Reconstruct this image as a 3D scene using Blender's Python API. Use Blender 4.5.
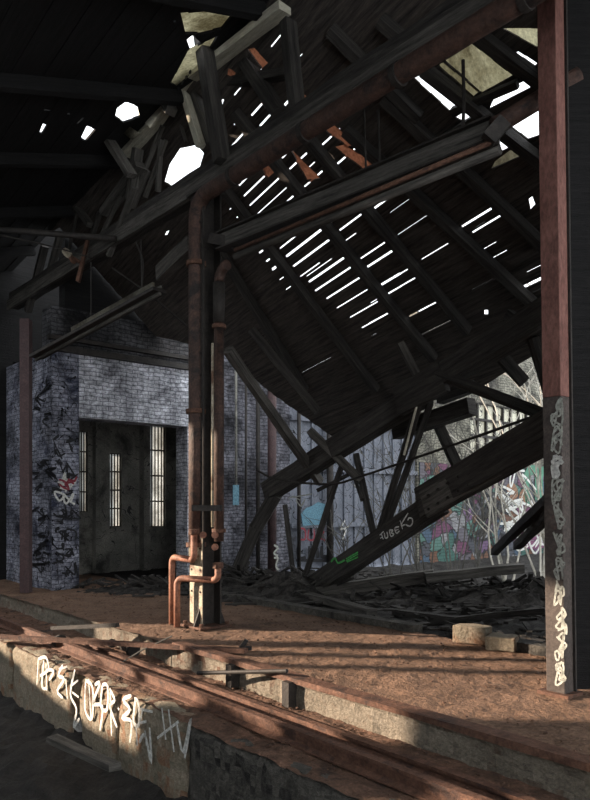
import bpy, bmesh, math, random
from mathutils import Vector, Matrix, noise
for o in list(bpy.data.objects): bpy.data.objects.remove(o)
S = bpy.context.scene; COL = S.collection
random.seed(11)
V = Vector
# ------------------------------------------------------------------ camera, sky, sun, exposure
EYE = 1.7; F = 700.0; CX = 295.0; HY = 505.0
cam_d = bpy.data.cameras.new('camera'); cam = bpy.data.objects.new('camera', cam_d); COL.objects.link(cam)
cam.location = (0, 0, EYE); cam.rotation_euler = (math.pi/2, 0, 0)
cam_d.sensor_width = 36; cam_d.sensor_fit = 'AUTO'; cam_d.lens = F/800*36; cam_d.shift_y = (HY-400)/800
cam_d.clip_start = .05; cam_d.clip_end = 300
S.camera = cam
W = bpy.data.worlds.new('sky'); S.world = W; W.use_nodes = True
bg = W.node_tree.nodes['Background']; bg.inputs[0].default_value = (.92, .96, 1, 1); bg.inputs[1].default_value = 2.5
sun_d = bpy.data.lights.new('sun', 'SUN'); sun = bpy.data.objects.new('sun', sun_d); COL.objects.link(sun)
_e = math.radians(15); _h = V((-1, .12, 0)).normalized()
SUN = V((_h.x*math.cos(_e), _h.y*math.cos(_e), math.sin(_e)))
sun.rotation_euler = SUN.to_track_quat('Z', 'Y').to_euler(); sun.location = SUN*40
sun_d.energy = 15; sun_d.color = (1, .80, .62); sun_d.angle = math.radians(.6)
S.view_settings.view_transform = 'Standard'; S.view_settings.look = 'None'
S.view_settings.exposure = 0; S.view_settings.gamma = 1; S.view_settings.use_curve_mapping = False
# ------------------------------------------------------------------ frames
U = V((-.6476, .7619, 0)); N = V((.7619, .6476, 0)); ZZ = V((0, 0, 1)); C0 = V((0, 0, EYE))
def AB(a, b, z=0): return N*a + U*b + ZZ*z
def ray(px, py): return V(((px-CX)/F, 1, (HY-py)/F))
def P(px, py, d): return C0 + ray(px, py)*d
def G(px, py, z=0): return C0 + ray(px, py)*((EYE-z)*F/(py-HY))
def onP(px, py, p0, nn):
    r = ray(px, py); return C0 + r*((p0-C0).dot(nn)/r.dot(nn))
def onA(px, py, a): return onP(px, py, N*a, N)
def onB(px, py, b): return onP(px, py, U*b, U)
# ------------------------------------------------------------------ materials
def lin(*c): return (c[0], c[1], c[2], 1)
def mat(name, c1, c2, c3=None, scale=4, stretch=(1, 1, 1), rough=.8, bump=.4, coord='UV', metal=0, c3amt=.45, fine=30, spec=.3, lines=0, linecol=(.005, .005, .006), linescale=5, transl=0):
    m = bpy.data.materials.new(name); m.use_nodes = True; nt = m.node_tree; L = nt.links
    b = nt.nodes['Principled BSDF']; b.inputs['Roughness'].default_value = rough; b.inputs['Metallic'].default_value = metal
    b.inputs['Specular IOR Level'].default_value = spec
    tc = nt.nodes.new('ShaderNodeTexCoord'); mp = nt.nodes.new('ShaderNodeMapping'); mp.inputs['Scale'].default_value = stretch
    L.new(tc.outputs[coord], mp.inputs[0])
    def nz(s, d=6, r=.6, dist=0, src=None):
        n = nt.nodes.new('ShaderNodeTexNoise'); n.inputs['Scale'].default_value = s; n.inputs['Detail'].default_value = d
        n.inputs['Roughness'].default_value = r; n.inputs['Distortion'].default_value = dist
        L.new((src or mp).outputs[0], n.inputs['Vector']); return n
    def ramp(src, p0, p1, a=(0, 0, 0, 1), c=(1, 1, 1, 1)):
        r = nt.nodes.new('ShaderNodeValToRGB'); r.color_ramp.elements[0].position = p0; r.color_ramp.elements[1].position = p1
        r.color_ramp.elements[0].color = a; r.color_ramp.elements[1].color = c; L.new(src, r.inputs[0]); return r
    def mix(f, a, c, mode='MIX'):
        x = nt.nodes.new('ShaderNodeMix'); x.data_type = 'RGBA'; x.blend_type = mode
        if hasattr(f, 'is_output'): L.new(f, x.inputs[0])
        else: x.inputs[0].default_value = f
        for i, q in ((6, a), (7, c)):
            if hasattr(q, 'is_output'): L.new(q, x.inputs[i])
            else: x.inputs[i].default_value = q
        return x.outputs[2]
    n1 = nz(scale); n2 = nz(fine, 4, .7)
    col = ramp(n1.outputs[0], .32, .68, lin(*c1), lin(*c2)).outputs[0]
    if c3:
        n3 = nz(scale*.45, 8, .65, .4)
        col = mix(ramp(n3.outputs[0], 1-c3amt-.06, 1-c3amt+.06).outputs[0], col, lin(*c3))
    col = mix(ramp(n2.outputs[0], .35, .65).outputs[0], mix(1, col, (.55, .55, .55, 1), 'MULTIPLY'), col)
    if lines:                                   # scrawled paint: thin contour lines of a noise field
        src = nt.nodes.new('ShaderNodeTexCoord')
        nl = nt.nodes.new('ShaderNodeTexNoise'); nl.inputs['Scale'].default_value = linescale; nl.inputs['Detail'].default_value = 1.5
        nl.inputs['Distortion'].default_value = 1.2; L.new(src.outputs[coord], nl.inputs['Vector'])
        ms = nt.nodes.new('ShaderNodeMath'); ms.operation = 'SUBTRACT'; ms.inputs[1].default_value = .5; L.new(nl.outputs[0], ms.inputs[0])
        ma = nt.nodes.new('ShaderNodeMath'); ma.operation = 'ABSOLUTE'; L.new(ms.outputs[0], ma.inputs[0])
        r = ramp(ma.outputs[0], lines*.5, lines, (1, 1, 1, 1), (0, 0, 0, 1))
        col = mix(r.outputs[0], col, lin(*linecol))
    L.new(col, b.inputs['Base Color'])
    if bump:
        bp = nt.nodes.new('ShaderNodeBump'); bp.inputs['Strength'].default_value = bump; bp.inputs['Distance'].default_value = .03
        ad = nt.nodes.new('ShaderNodeMath'); ad.operation = 'ADD'; L.new(n1.outputs[0], ad.inputs[0]); L.new(n2.outputs[0], ad.inputs[1])
        L.new(ad.outputs[0], bp.inputs['Height']); L.new(bp.outputs[0], b.inputs['Normal'])
    if transl:
        t = nt.nodes.new('ShaderNodeBsdfTranslucent'); L.new(col, t.inputs[0])
        x = nt.nodes.new('ShaderNodeMixShader'); x.inputs[0].default_value = transl
        L.new(b.outputs[0], x.inputs[1]); L.new(t.outputs[0], x.inputs[2])
        L.new(x.outputs[0], nt.nodes['Material Output'].inputs[0])
    return m
def brick_mat(name, mort, bA, bB, paint=None, pamt=.5, stain=None, samt=.4, pscale=.7, bs=1.0, lines=0, linecol=(.006, .006, .008), linescale=2.2, bump=.8):
    m = bpy.data.materials.new(name); m.use_nodes = True; nt = m.node_tree; L = nt.links
    b = nt.nodes['Principled BSDF']; b.inputs['Roughness'].default_value = .85; b.inputs['Specular IOR Level'].default_value = .2
    tc = nt.nodes.new('ShaderNodeTexCoord'); uv = tc.outputs['UV']
    def nz(s, d=7, r=.62, di=0):
        n = nt.nodes.new('ShaderNodeTexNoise'); n.inputs['Scale'].default_value = s; n.inputs['Detail'].default_value = d
        n.inputs['Roughness'].default_value = r; n.inputs['Distortion'].default_value = di; L.new(uv, n.inputs['Vector']); return n.outputs[0]
    def ramp(src, p0, p1, a=(0, 0, 0, 1), c=(1, 1, 1, 1)):
        r = nt.nodes.new('ShaderNodeValToRGB'); r.color_ramp.elements[0].position = p0; r.color_ramp.elements[1].position = p1
        r.color_ramp.elements[0].color = a; r.color_ramp.elements[1].color = c; L.new(src, r.inputs[0]); return r.outputs[0]
    def mix(f, a, c):
        x = nt.nodes.new('ShaderNodeMix'); x.data_type = 'RGBA'; L.new(f, x.inputs[0])
        for i, q in ((6, a), (7, c)):
            if hasattr(q, 'is_output'): L.new(q, x.inputs[i])
            else: x.inputs[i].default_value = q
        return x.outputs[2]
    # wobble the courses a little
    wn = nt.nodes.new('ShaderNodeTexNoise'); wn.inputs['Scale'].default_value = 3; L.new(uv, wn.inputs['Vector'])
    wm = nt.nodes.new('ShaderNodeMix'); wm.data_type = 'RGBA'; wm.blend_type = 'ADD'; wm.inputs[0].default_value = .1
    L.new(uv, wm.inputs[6]); L.new(wn.outputs[1], wm.inputs[7])
    br = nt.nodes.new('ShaderNodeTexBrick'); br.inputs['Scale'].default_value = 1; br.inputs['Brick Width'].default_value = .27*bs; br.inputs['Row Height'].default_value = .085*bs
    br.inputs['Mortar Size'].default_value = .011*bs; br.inputs['Mortar Smooth'].default_value = .3
    br.inputs['Color1'].default_value = lin(*bA); br.inputs['Color2'].default_value = lin(*bB); br.inputs['Mortar'].default_value = lin(*mort)
    L.new(wm.outputs[2], br.inputs['Vector'])
    col = br.outputs[0]
    if paint: 
        pm = nt.nodes.new('ShaderNodeMix'); pm.data_type = 'RGBA'; pm.blend_type = 'MULTIPLY'; pm.inputs[0].default_value = .75
        pm.inputs[6].default_value = lin(*paint); L.new(ramp(br.outputs['Fac'], 0, 1, (1, 1, 1, 1), (.25, .25, .28, 1)), pm.inputs[7])
        col = mix(ramp(nz(pscale, 8, .6, .3), .5-pamt*.4-.07, .5-pamt*.4+.12), col, pm.outputs[2])
    if stain: col = mix(ramp(nz(pscale*1.7, 8, .7, .6), 1-samt-.08, 1-samt+.08), col, lin(*stain))
    if lines:
        nl = nz(linescale, 1.5, .5, 1.4)
        ms = nt.nodes.new('ShaderNodeMath'); ms.operation = 'SUBTRACT'; ms.inputs[1].default_value = .5; L.new(nl, ms.inputs[0])
        ma = nt.nodes.new('ShaderNodeMath'); ma.operation = 'ABSOLUTE'; L.new(ms.outputs[0], ma.inputs[0])
        col = mix(ramp(ma.outputs[0], lines*.5, lines, (1, 1, 1, 1), (0, 0, 0, 1)), col, lin(*linecol))
    dk = nt.nodes.new('ShaderNodeMix'); dk.data_type = 'RGBA'; dk.blend_type = 'MULTIPLY'; dk.inputs[0].default_value = 1
    L.new(col, dk.inputs[6]); L.new(ramp(nz(10, 8, .8), .34, .6, (.18, .18, .19, 1), (1.15, 1.15, 1.15, 1)), dk.inputs[7])
    dk2 = nt.nodes.new('ShaderNodeMix'); dk2.data_type = 'RGBA'; dk2.blend_type = 'MULTIPLY'; dk2.inputs[0].default_value = 1
    L.new(dk.outputs[2], dk2.inputs[6]); L.new(ramp(nz(1.1, 7, .65, .5), .36, .6, (.3, .3, .31, 1), (1.25, 1.25, 1.25, 1)), dk2.inputs[7])
    L.new(dk2.outputs[2], b.inputs['Base Color'])
    ad = nt.nodes.new('ShaderNodeMath'); ad.operation = 'SUBTRACT'; L.new(nz(9, 6, .7), ad.inputs[0]); L.new(br.outputs['Fac'], ad.inputs[1])
    bp = nt.nodes.new('ShaderNodeBump'); bp.inputs['Strength'].default_value = bump; bp.inputs['Distance'].default_value = .03
    L.new(ad.outputs[0], bp.inputs['Height']); L.new(bp.outputs[0], b.inputs['Normal'])
    return m
WS = (.3, 4, 1)
m_wood = mat('sooty_timber', (.018, .016, .015), (.085, .077, .068), (.15, .138, .12), 5, WS, .85, .6, c3amt=.3)
m_wood2 = mat('grey_timber', (.035, .032, .029), (.17, .157, .138), (.03, .027, .025), 5, WS, .85, .6, c3amt=.3)
m_pale = mat('pale_bare_timber', (.45, .42, .32), (.78, .74, .60), (.2, .18, .13), 4, WS, .8, .4, c3amt=.3)
m_deck = mat('black_roof_boards', (.028, .025, .023), (.13, .11, .095), (.19, .155, .13), 5, WS, .9, .6, c3amt=.25)
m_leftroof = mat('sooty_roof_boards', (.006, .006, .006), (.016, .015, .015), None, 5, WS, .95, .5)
m_orange = mat('rust_red_roof_sheet', (.34, .20, .145), (.46, .29, .21), (.2, .12, .09), 8, (1, 1, 1), .9, .2, transl=.85)
m_sheet = mat('weathered_translucent_sheet', (.55, .52, .40), (.75, .72, .58), (.3, .27, .19), 3, (1, 1, 1), .7, .2, transl=.8)
m_pane = mat('dirty_glass', (.30, .28, .22), (.48, .45, .36), (.15, .13, .1), 2.5, (1, 1, 1), .4, .1, transl=.75)
m_wglass = mat('milky_glass', (.5, .52, .52), (.75, .77, .76), (.3, .3, .28), 1.5, (1, 1, 1), .4, .1, transl=.85)
m_iron = mat('black_iron', (.018, .016, .015), (.05, .042, .036), (.10, .055, .035), 7, (1, 1, 1), .65, .3, c3amt=.25)
m_rust = mat('rusted_iron', (.085, .042, .028), (.19, .098, .065), (.05, .03, .025), 9, (1, 1, 1), .8, .5, c3amt=.4)
m_pipe = mat('flaking_brown_pipe', (.05, .030, .024), (.115, .064, .048), (.024, .019, .017), 8, (1, 1, 1), .6, .5, c3amt=.42)
m_bend = mat('red_brown_pipe', (.30, .13, .08), (.42, .20, .13), (.2, .09, .06), 10, (1, 1, 1), .6, .3)
m_cream = mat('cream_paint_on_iron', (.38, .33, .24), (.55, .5, .38), (.16, .09, .06), 6, (1, 1, 1), .7, .3, c3amt=.45)
m_post = mat('red_oxide_paint', (.17, .075, .06), (.26, .125, .10), (.11, .05, .042), 6, (1, .4, 1), .75, .3, c3amt=.35)
m_postlow = mat('grey_brown_paint', (.055, .045, .04), (.10, .08, .07), (.14, .06, .045), 6, (1, 1, 1), .75, .3, c3amt=.3)
m_mauve = mat('mauve_pipe_paint', (.06, .038, .038), (.10, .06, .06), (.07, .04, .04), 6, (1, 1, 1), .7, .2)
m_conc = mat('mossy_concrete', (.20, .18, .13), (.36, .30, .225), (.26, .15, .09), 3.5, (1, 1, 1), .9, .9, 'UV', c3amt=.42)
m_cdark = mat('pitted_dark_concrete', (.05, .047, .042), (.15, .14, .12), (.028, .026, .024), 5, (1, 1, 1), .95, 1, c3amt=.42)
m_plast = mat('peeling_cream_plaster', (.15, .13, .10), (.30, .26, .205), (.13, .075, .05), 3, (1, 1, 1), .9, .9, c3amt=.42)
m_floor = mat('dusty_brown_floor', (.155, .092, .06), (.27, .165, .11), (.06, .04, .03), 3, (1, 1, 1), .95, 1, 'UV', c3amt=.36, fine=24)
m_ledge = mat('rusty_ballast', (.10, .06, .042), (.24, .135, .09), (.05, .034, .028), 6, (1, 1, 1), .95, 1, c3amt=.4)
m_dirt = mat('black_dirt', (.02, .019, .018), (.055, .05, .046), (.09, .08, .07), 4, (1, 1, 1), .95, 1, c3amt=.25)
m_debris = mat('grey_debris', (.025, .023, .021), (.08, .072, .064), (.02, .018, .017), 8, (1, 1, 1), .9, .5)
m_white = mat('white_spray_paint', (.62, .62, .58), (.85, .85, .8), None, 30, (1, 1, 1), .6, 0)
m_grey_spray = mat('grey_green_spray_paint', (.34, .35, .31), (.52, .53, .47), None, 30, (1, 1, 1), .6, 0)
m_black = mat('black_spray_paint', (.008, .008, .01), (.02, .02, .024), None, 30, (1, 1, 1), .6, 0)
m_green = mat('green_spray_paint', (.06, .35, .08), (.12, .5, .14), None, 30, (1, 1, 1), .6, 0)
m_blue = mat('light_blue_spray_paint', (.08, .20, .28), (.16, .32, .40), None, 20, (1, 1, 1), .6, 0)
m_red = mat('red_spray_paint', (.25, .03, .05), (.35, .06, .08), None, 20, (1, 1, 1), .6, 0)
m_twig = mat('pale_bare_twig', (.4, .37, .3), (.75, .71, .62), None, 5, (1, 1, 1), .8, 0, 'Object')
m_twigd = mat('grey_bare_twig', (.09, .085, .075), (.2, .19, .165), None, 5, (1, 1, 1), .8, 0, 'Object')
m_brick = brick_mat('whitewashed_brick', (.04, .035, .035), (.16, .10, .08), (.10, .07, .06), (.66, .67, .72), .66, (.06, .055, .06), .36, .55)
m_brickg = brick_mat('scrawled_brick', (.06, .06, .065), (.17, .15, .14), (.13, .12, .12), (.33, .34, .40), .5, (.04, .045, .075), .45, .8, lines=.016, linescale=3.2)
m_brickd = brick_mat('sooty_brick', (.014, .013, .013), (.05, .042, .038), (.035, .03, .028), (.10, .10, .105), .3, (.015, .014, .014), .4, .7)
m_brickm = brick_mat('grey_brick', (.02, .02, .02), (.085, .08, .08), (.055, .052, .055), (.2, .2, .23), .4, (.02, .02, .022), .42, .7)
m_room = mat('stained_plaster', (.16, .155, .14), (.33, .32, .28), (.05, .05, .045), 1.6, (1, 1, 1), .9, .6, c3amt=.4, lines=.008, linescale=2, linecol=(.04, .04, .04))
m_corr = mat('blue_grey_sheet', (.14, .155, .19), (.25, .27, .32), (.05, .05, .055), 2.2, (1.6, .5, 1), .7, .3, c3amt=.36, lines=.012, linescale=1.8)
m_outwall = brick_mat('yellowish_plaster_brick', (.05, .047, .042), (.15, .14, .12), (.11, .10, .085), (.26, .25, .2), .45, (.08, .075, .07), .4, .5)  # outdoor wall's own yellowish plaster and brick tones
m_wpane = mat('cream_window_pane', (.72, .69, .52), (.85, .83, .68), (.55, .52, .42), 1.2, (1, 1, 1), .5, .1, lines=.02, linescale=1.8, linecol=(.03, .03, .03))
def mural_mat():
    m = bpy.data.materials.new('mural_paint'); m.use_nodes = True; nt = m.node_tree; L = nt.links
    b = nt.nodes['Principled BSDF']; b.inputs['Roughness'].default_value = .8
    tc = nt.nodes.new('ShaderNodeTexCoord'); uv = tc.outputs['UV']
    n = nt.nodes.new('ShaderNodeTexNoise'); n.inputs['Scale'].default_value = 1.5; n.inputs['Detail'].default_value = 3; n.inputs['Distortion'].default_value = 2; L.new(uv, n.inputs[0])
    mx = nt.nodes.new('ShaderNodeMix'); mx.data_type = 'RGBA'; mx.inputs[0].default_value = .35; L.new(uv, mx.inputs[6]); L.new(n.outputs[1], mx.inputs[7])
    v = nt.nodes.new('ShaderNodeTexVoronoi'); v.inputs['Scale'].default_value = 3.6; L.new(mx.outputs[2], v.inputs['Vector'])
    sp = nt.nodes.new('ShaderNodeSeparateColor'); L.new(v.outputs['Color'], sp.inputs[0])
    r = nt.nodes.new('ShaderNodeValToRGB'); r.color_ramp.interpolation = 'CONSTANT'
    cols = [(.07, .075, .09), (.05, .13, .11), (.15, .09, .17), (.06, .10, .15), (.16, .08, .05), (.24, .24, .25), (.14, .05, .10), (.09, .19, .16), (.12, .11, .13)]
    e = r.color_ramp.elements
    while len(e) < len(cols): e.new(.5)
    for i, c in enumerate(cols): e[i].position = i/len(cols); e[i].color = lin(*c)
    L.new(sp.outputs[0], r.inputs[0])
    vd = nt.nodes.new('ShaderNodeTexVoronoi'); vd.feature = 'DISTANCE_TO_EDGE'; vd.inputs['Scale'].default_value = 3.6; L.new(mx.outputs[2], vd.inputs['Vector'])
    r2 = nt.nodes.new('ShaderNodeValToRGB'); r2.color_ramp.elements[0].position = .03; r2.color_ramp.elements[1].position = .06; L.new(vd.outputs[0], r2.inputs[0])
    br = nt.nodes.new('ShaderNodeTexBrick'); br.inputs['Scale'].default_value = 1; br.inputs['Brick Width'].default_value = .3; br.inputs['Row Height'].default_value = .1
    br.inputs['Color1'].default_value = (1, 1, 1, 1); br.inputs['Color2'].default_value = (.75, .75, .75, 1); br.inputs['Mortar'].default_value = (.35, .35, .35, 1); br.inputs['Mortar Size'].default_value = .012; L.new(uv, br.inputs['Vector'])
    o = r.outputs[0]
    for q, f in ((r2.outputs[0], .85), (br.outputs[0], .7)):
        x = nt.nodes.new('ShaderNodeMix'); x.data_type = 'RGBA'; x.blend_type = 'MULTIPLY'; x.inputs[0].default_value = f; L.new(o, x.inputs[6]); L.new(q, x.inputs[7]); o = x.outputs[2]
    L.new(o, b.inputs['Base Color']); return m
m_mural = mural_mat()
# ------------------------------------------------------------------ mesh builder
class MB:
    def __init__(s): s.v = []; s.f = []; s.uv = []
    def quad(s, pts, uv=None):
        i = len(s.v); s.v += [V(p) for p in pts]; s.f.append(tuple(range(i, i+len(pts)))); s.uv.append(uv)
    def prism(s, pts, ext):
        pts = [V(p) for p in pts]; ext = V(ext); k = len(pts); i = len(s.v)
        nn = V((0, 0, 0))
        for j in range(k): nn += pts[j].cross(pts[(j+1) % k])
        q = [p+ext for p in pts]
        if nn.dot(ext) > 0: pts, q = q, pts
        # pts order gives outward normal on pts side, reversed for q
        if nn.dot(ext) > 0: pass
        s.v += pts + q
        s.f.append(tuple(range(i, i+k))); s.uv.append(None)
        s.f.append(tuple(range(i+2*k-1, i+k-1, -1))); s.uv.append(None)
        for j in range(k):
            a, b = i+j, i+(j+1) % k
            s.f.append((b, a, a+k, b+k)); s.uv.append(None)
        return s
    def box(s, lo, hi):
        x0, y0, z0 = lo; x1, y1, z1 = hi
        return s.prism([(x0, y0, z0), (x1, y0, z0), (x1, y1, z0), (x0, y1, z0)], (0, 0, z1-z0))
    def abox(s, a0, a1, b0, b1, z0, z1):
        return s.prism([AB(a0, b0, z0), AB(a1, b0, z0), AB(a1, b1, z0), AB(a0, b1, z0)], (0, 0, z1-z0))
    def beam(s, p, q, w, h, up=ZZ, jit=0, seg=0, roll=0):
        p, q = V(p), V(q); d = (q-p); l = d.length; d.normalize()
        x = d.cross(up)
        if x.length < 1e-3: x = d.cross(V((1, 0, 0)))
        x.normalize(); y = x.cross(d).normalized()
        if roll: 
            R = Matrix.Rotation(roll, 3, d); x = R @ x; y = R @ y
        n = seg or max(1, int(l/.5)) if jit else 1
        uo = random.random()*20; i0 = len(s.v)
        for k in range(n+1):
            c = p + d*(l*k/n)
            for sx, sy in ((-1, -1), (1, -1), (1, 1), (-1, 1)):
                j = jit*V((random.uniform(-1, 1), random.uniform(-1, 1), random.uniform(-1, 1)))if jit else V((0, 0, 0))
                s.v.append(c + x*(w/2*sx) + y*(h/2*sy) + j)
        per = [0, w, w+h, 2*w+h, 2*w+2*h]
        for k in range(n):
            for e in range(4):
                a, b = i0+4*k+e, i0+4*k+(e+1) % 4
                s.f.append((a, b, b+4, a+4)); u0, u1 = l*k/n+uo, l*(k+1)/n+uo
                s.uv.append([(u0, per[e]), (u0, per[e+1]), (u1, per[e+1]), (u1, per[e])])
        s.f.append((i0+3, i0+2, i0+1, i0)); s.uv.append(None)
        t = i0+4*n; s.f.append((t, t+1, t+2, t+3)); s.uv.append(None)
        return s
    def tube(s, pts, r, n=10, taper=None, cap=True):
        pts = [V(p) for p in pts]; i0 = len(s.v); m = len(pts); l = 0
        ref = None; ls = []
        for k, p in enumerate(pts):
            d = (pts[min(k+1, m-1)]-pts[max(k-1, 0)]).normalized()
            if ref is None:
                ref = d.orthogonal().normalized()
            x = (ref - d*ref.dot(d)).normalized(); ref = x; y = d.cross(x)
            rr = r if taper is None else r+(taper-r)*k/(m-1)
            if k: l += (p-pts[k-1]).length
            ls.append(l)
            for e in range(n):
                t = 2*math.pi*e/n; s.v.append(p+x*(math.cos(t)*rr)+y*(math.sin(t)*rr))
        for k in range(m-1):
            for e in range(n):
                a, b = i0+n*k+e, i0+n*k+(e+1) % n
                s.f.append((a, b, b+n, a+n)); c = 2*math.pi*r/n
                s.uv.append([(ls[k], c*e), (ls[k], c*e+c), (ls[k+1], c*e+c), (ls[k+1], c*e)])
        if cap:
            s.f.append(tuple(range(i0+n-1, i0-1, -1))); s.uv.append(None)
            s.f.append(tuple(range(i0+n*(m-1), i0+n*m))); s.uv.append(None)
        return s
    def disc(s, c, axis, r, t, n=14):
        axis = V(axis).normalized(); return s.tube([V(c)-axis*t/2, V(c)+axis*t/2], r, n)
    def build(s, name, m, parent=None, smooth=False, base=None, bevel=0):
        vs = s.v
        if parent is not None:
            org = V((0, 0, 0)); q = parent
            while q: org += V(q.location); q = q.parent
        elif base is not None: org = V(base)
        else:
            lo = V((min(v.x for v in vs), min(v.y for v in vs), min(v.z for v in vs))); hi = V((max(v.x for v in vs), max(v.y for v in vs), 0))
            org = V(((lo.x+hi.x)/2, (lo.y+hi.y)/2, lo.z))
        me = bpy.data.meshes.new(name); me.from_pydata([v-org for v in vs], [], s.f)
        uvl = me.uv_layers.new(name='UVMap').data
        for pi, pol in enumerate(me.polygons):
            uv = s.uv[pi]
            if uv is None:
                nn = pol.normal; cs = [vs[k] for k in pol.vertices]
                if abs(nn.z) > .8: uv = [(c.x, c.y) for c in cs]
                else:
                    t = V((-nn.y, nn.x, 0)).normalized(); uv = [(c.dot(t), c.z) for c in cs]
            for k, li in enumerate(pol.loop_indices): uvl[li].uv = uv[k]
        me.materials.append(m)
        if smooth:
            for pol in me.polygons: pol.use_smooth = len(pol.vertices) == 4
        o = bpy.data.objects.new(name, me); COL.objects.link(o)
        if parent is not None: o.parent = parent
        else: o.location = org
        if bevel:
            bv = o.modifiers.new('bevel', 'BEVEL'); bv.width = bevel; bv.segments = 2; bv.limit_method = 'ANGLE'
        return o
def tag(o, label=None, cat=None, group=None, kind=None):
    if label: o['label'] = label
    if cat: o['category'] = cat
    if group: o['group'] = group
    if kind: o['kind'] = kind
    return o
def thing(name, label, cat, loc, group=None):
    o = bpy.data.objects.new(name, None); COL.objects.link(o); o.location = loc; o.empty_display_size = .1
    return tag(o, label, cat, group)
def struct(name, mb, m, parent=None, **k):
    o = mb.build(name, m, parent, **k)
    if parent is None: o['kind'] = 'structure'
    return o
def solo(name, mb, m, label, cat, group=None, **k): return tag(mb.build(name, m, **k), label, cat, group)
def ribbon(mb, pts, w, nrm):                       # painted stroke: flat ribbon, w = width
    pts = [V(p) for p in pts]; m = len(pts); nrm = V(nrm).normalized(); side = []
    for k in range(m):
        d = (pts[min(k+1, m-1)]-pts[max(k-1, 0)]); x = d.cross(nrm)
        side.append(x.normalized() if x.length > 1e-6 else V((0, 0, 1)))
    i = len(mb.v)
    for k in range(m):
        t = .65 if k in (0, m-1) else 1
        mb.v += [pts[k]+side[k]*w/2*t, pts[k]-side[k]*w/2*t]
    for k in range(m-1):
        a = i+2*k; mb.f.append((a, a+1, a+3, a+2)); mb.uv.append(None)
def smooth_line(pts, n=5):
    out = []
    for i in range(len(pts)-1):
        p0 = V(pts[max(i-1, 0)]); p1 = V(pts[i]); p2 = V(pts[i+1]); p3 = V(pts[min(i+2, len(pts)-1)])
        for k in range(n):
            t = k/n
            out.append(.5*((2*p1)+(p2-p0)*t+(2*p0-5*p1+4*p2-p3)*t*t+(3*p1-p0-3*p2+p3)*t*t*t))
    out.append(V(pts[-1])); return out
def pline(pts, p0, nn, w, mb, sc=1, ox=0, oy=0, smooth=True):   # strokes read off the photo, laid on the surface (p0, nn)
    q = [onP(ox+x/sc, oy+y/sc, p0, nn) for x, y in pts]
    ribbon(mb, smooth_line(q, 4) if smooth and len(q) > 2 else q, w, nn)
def fbm(p, s=1): return noise.fractal(V(p)*s, 1, 2, 4)
# ================================================================== THE SETTING
def slab(a0, a1, b0, b1, z, step, amp, sc=1.6, thick=.3):
    mb = MB(); na = max(1, int((a1-a0)/step)); nb = max(1, int((b1-b0)/step)); i0 = 0
    for i in range(na+1):
        for j in range(nb+1):
            a = a0+(a1-a0)*i/na; b = b0+(b1-b0)*j/nb
            mb.v.append(AB(a, b, z+amp*(fbm((a, b, z), sc)-.3)*.6 + amp*.35*(fbm((a, b, 7), sc*5)-.2)))
    for i in range(na):
        for j in range(nb):
            k = i*(nb+1)+j; q = (k, k+nb+1, k+nb+2, k+1)
            mb.f.append(q); mb.uv.append(None)
    return mb
T = 4.4                                   # platform edge; the pit runs along U
struct('floor', slab(T, 7.35, -2, 16.5, 0, .06, .035), m_floor)
mb = slab(7.35, 26, -6, 13.8, -.04, .16, .16, .8); struct('floor_yard', mb, m_dirt)
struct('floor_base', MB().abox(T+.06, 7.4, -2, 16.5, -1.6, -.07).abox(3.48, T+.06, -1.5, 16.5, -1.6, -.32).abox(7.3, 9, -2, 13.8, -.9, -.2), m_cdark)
struct('floor_ledge', slab(3.3, T+.05, -1.5, 16.5, -.23, .05, .05, 2), m_ledge)
struct('floor_pit', slab(-9, 3.4, -6, 16.5, -.95, .12, .18, 1), m_dirt)
# trench wall below the platform, with broken facing
mb = MB()
nb = 240; rows = 5
for j in range(nb+1):
    b = -1.5+18*j/nb
    for i in range(rows+1):
        z = -.26+.265*i/rows
        mb.v.append(AB(T+.03*(fbm((b, z, 3), 3)-.3)-(.03 if i == rows else 0), b, z))
for j in range(nb):
    for i in range(rows):
        k = j*(rows+1)+i; mb.f.append((k, k+1, k+rows+2, k+rows+1)); mb.uv.append(None)
struct('wall_trench', mb, m_plast)
# back wall: pier + brick over the doorway, grey brick, blue grey sheeting, painted wall outdoors
BW = 13.8; TH = .5
DA0, DA1, DZ = 5.92, 8.5, 3.5
wall_pier = struct('wall_pier', MB().abox(5.35, DA0, BW, BW+2.7, -.05, 4.85), m_brickg)
struct('wall_back', MB().abox(DA0, DA1+.02, BW, BW+TH, DZ, 4.85).abox(DA1, 9.05, BW, BW+TH, -.05, 4.85), m_brick)
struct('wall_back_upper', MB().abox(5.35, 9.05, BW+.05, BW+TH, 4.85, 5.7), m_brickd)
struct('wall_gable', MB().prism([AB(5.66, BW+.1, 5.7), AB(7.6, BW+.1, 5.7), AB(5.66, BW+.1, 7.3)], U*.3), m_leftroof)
struct('trim_1', MB().abox(5.3, 9.05, BW-.12, BW+.1, 4.78, 4.9).abox(5.3, 9.05, BW-.06, BW+.1, 5.02, 5.1), m_iron)
wall_middle = struct('wall_middle', MB().abox(9.05, 11.6, BW+.05, BW+TH, -.6, 5.6), m_brickm)
mb = MB()                                             # vertical sheeting with ribs
x = 11.6
while x < 16.6:
    mb.abox(x, x+.34, BW+.08, BW+.4, -.6, 4.6); mb.abox(x+.34, x+.40, BW+.03, BW+.4, -.6, 4.6); x += .4
for z in (1.1, 2.6, 3.9): mb.abox(11.6, 16.6, BW-.02, BW+.1, z, z+.12)
wall_sheeting = struct('wall_sheeting', mb, m_corr)
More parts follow.
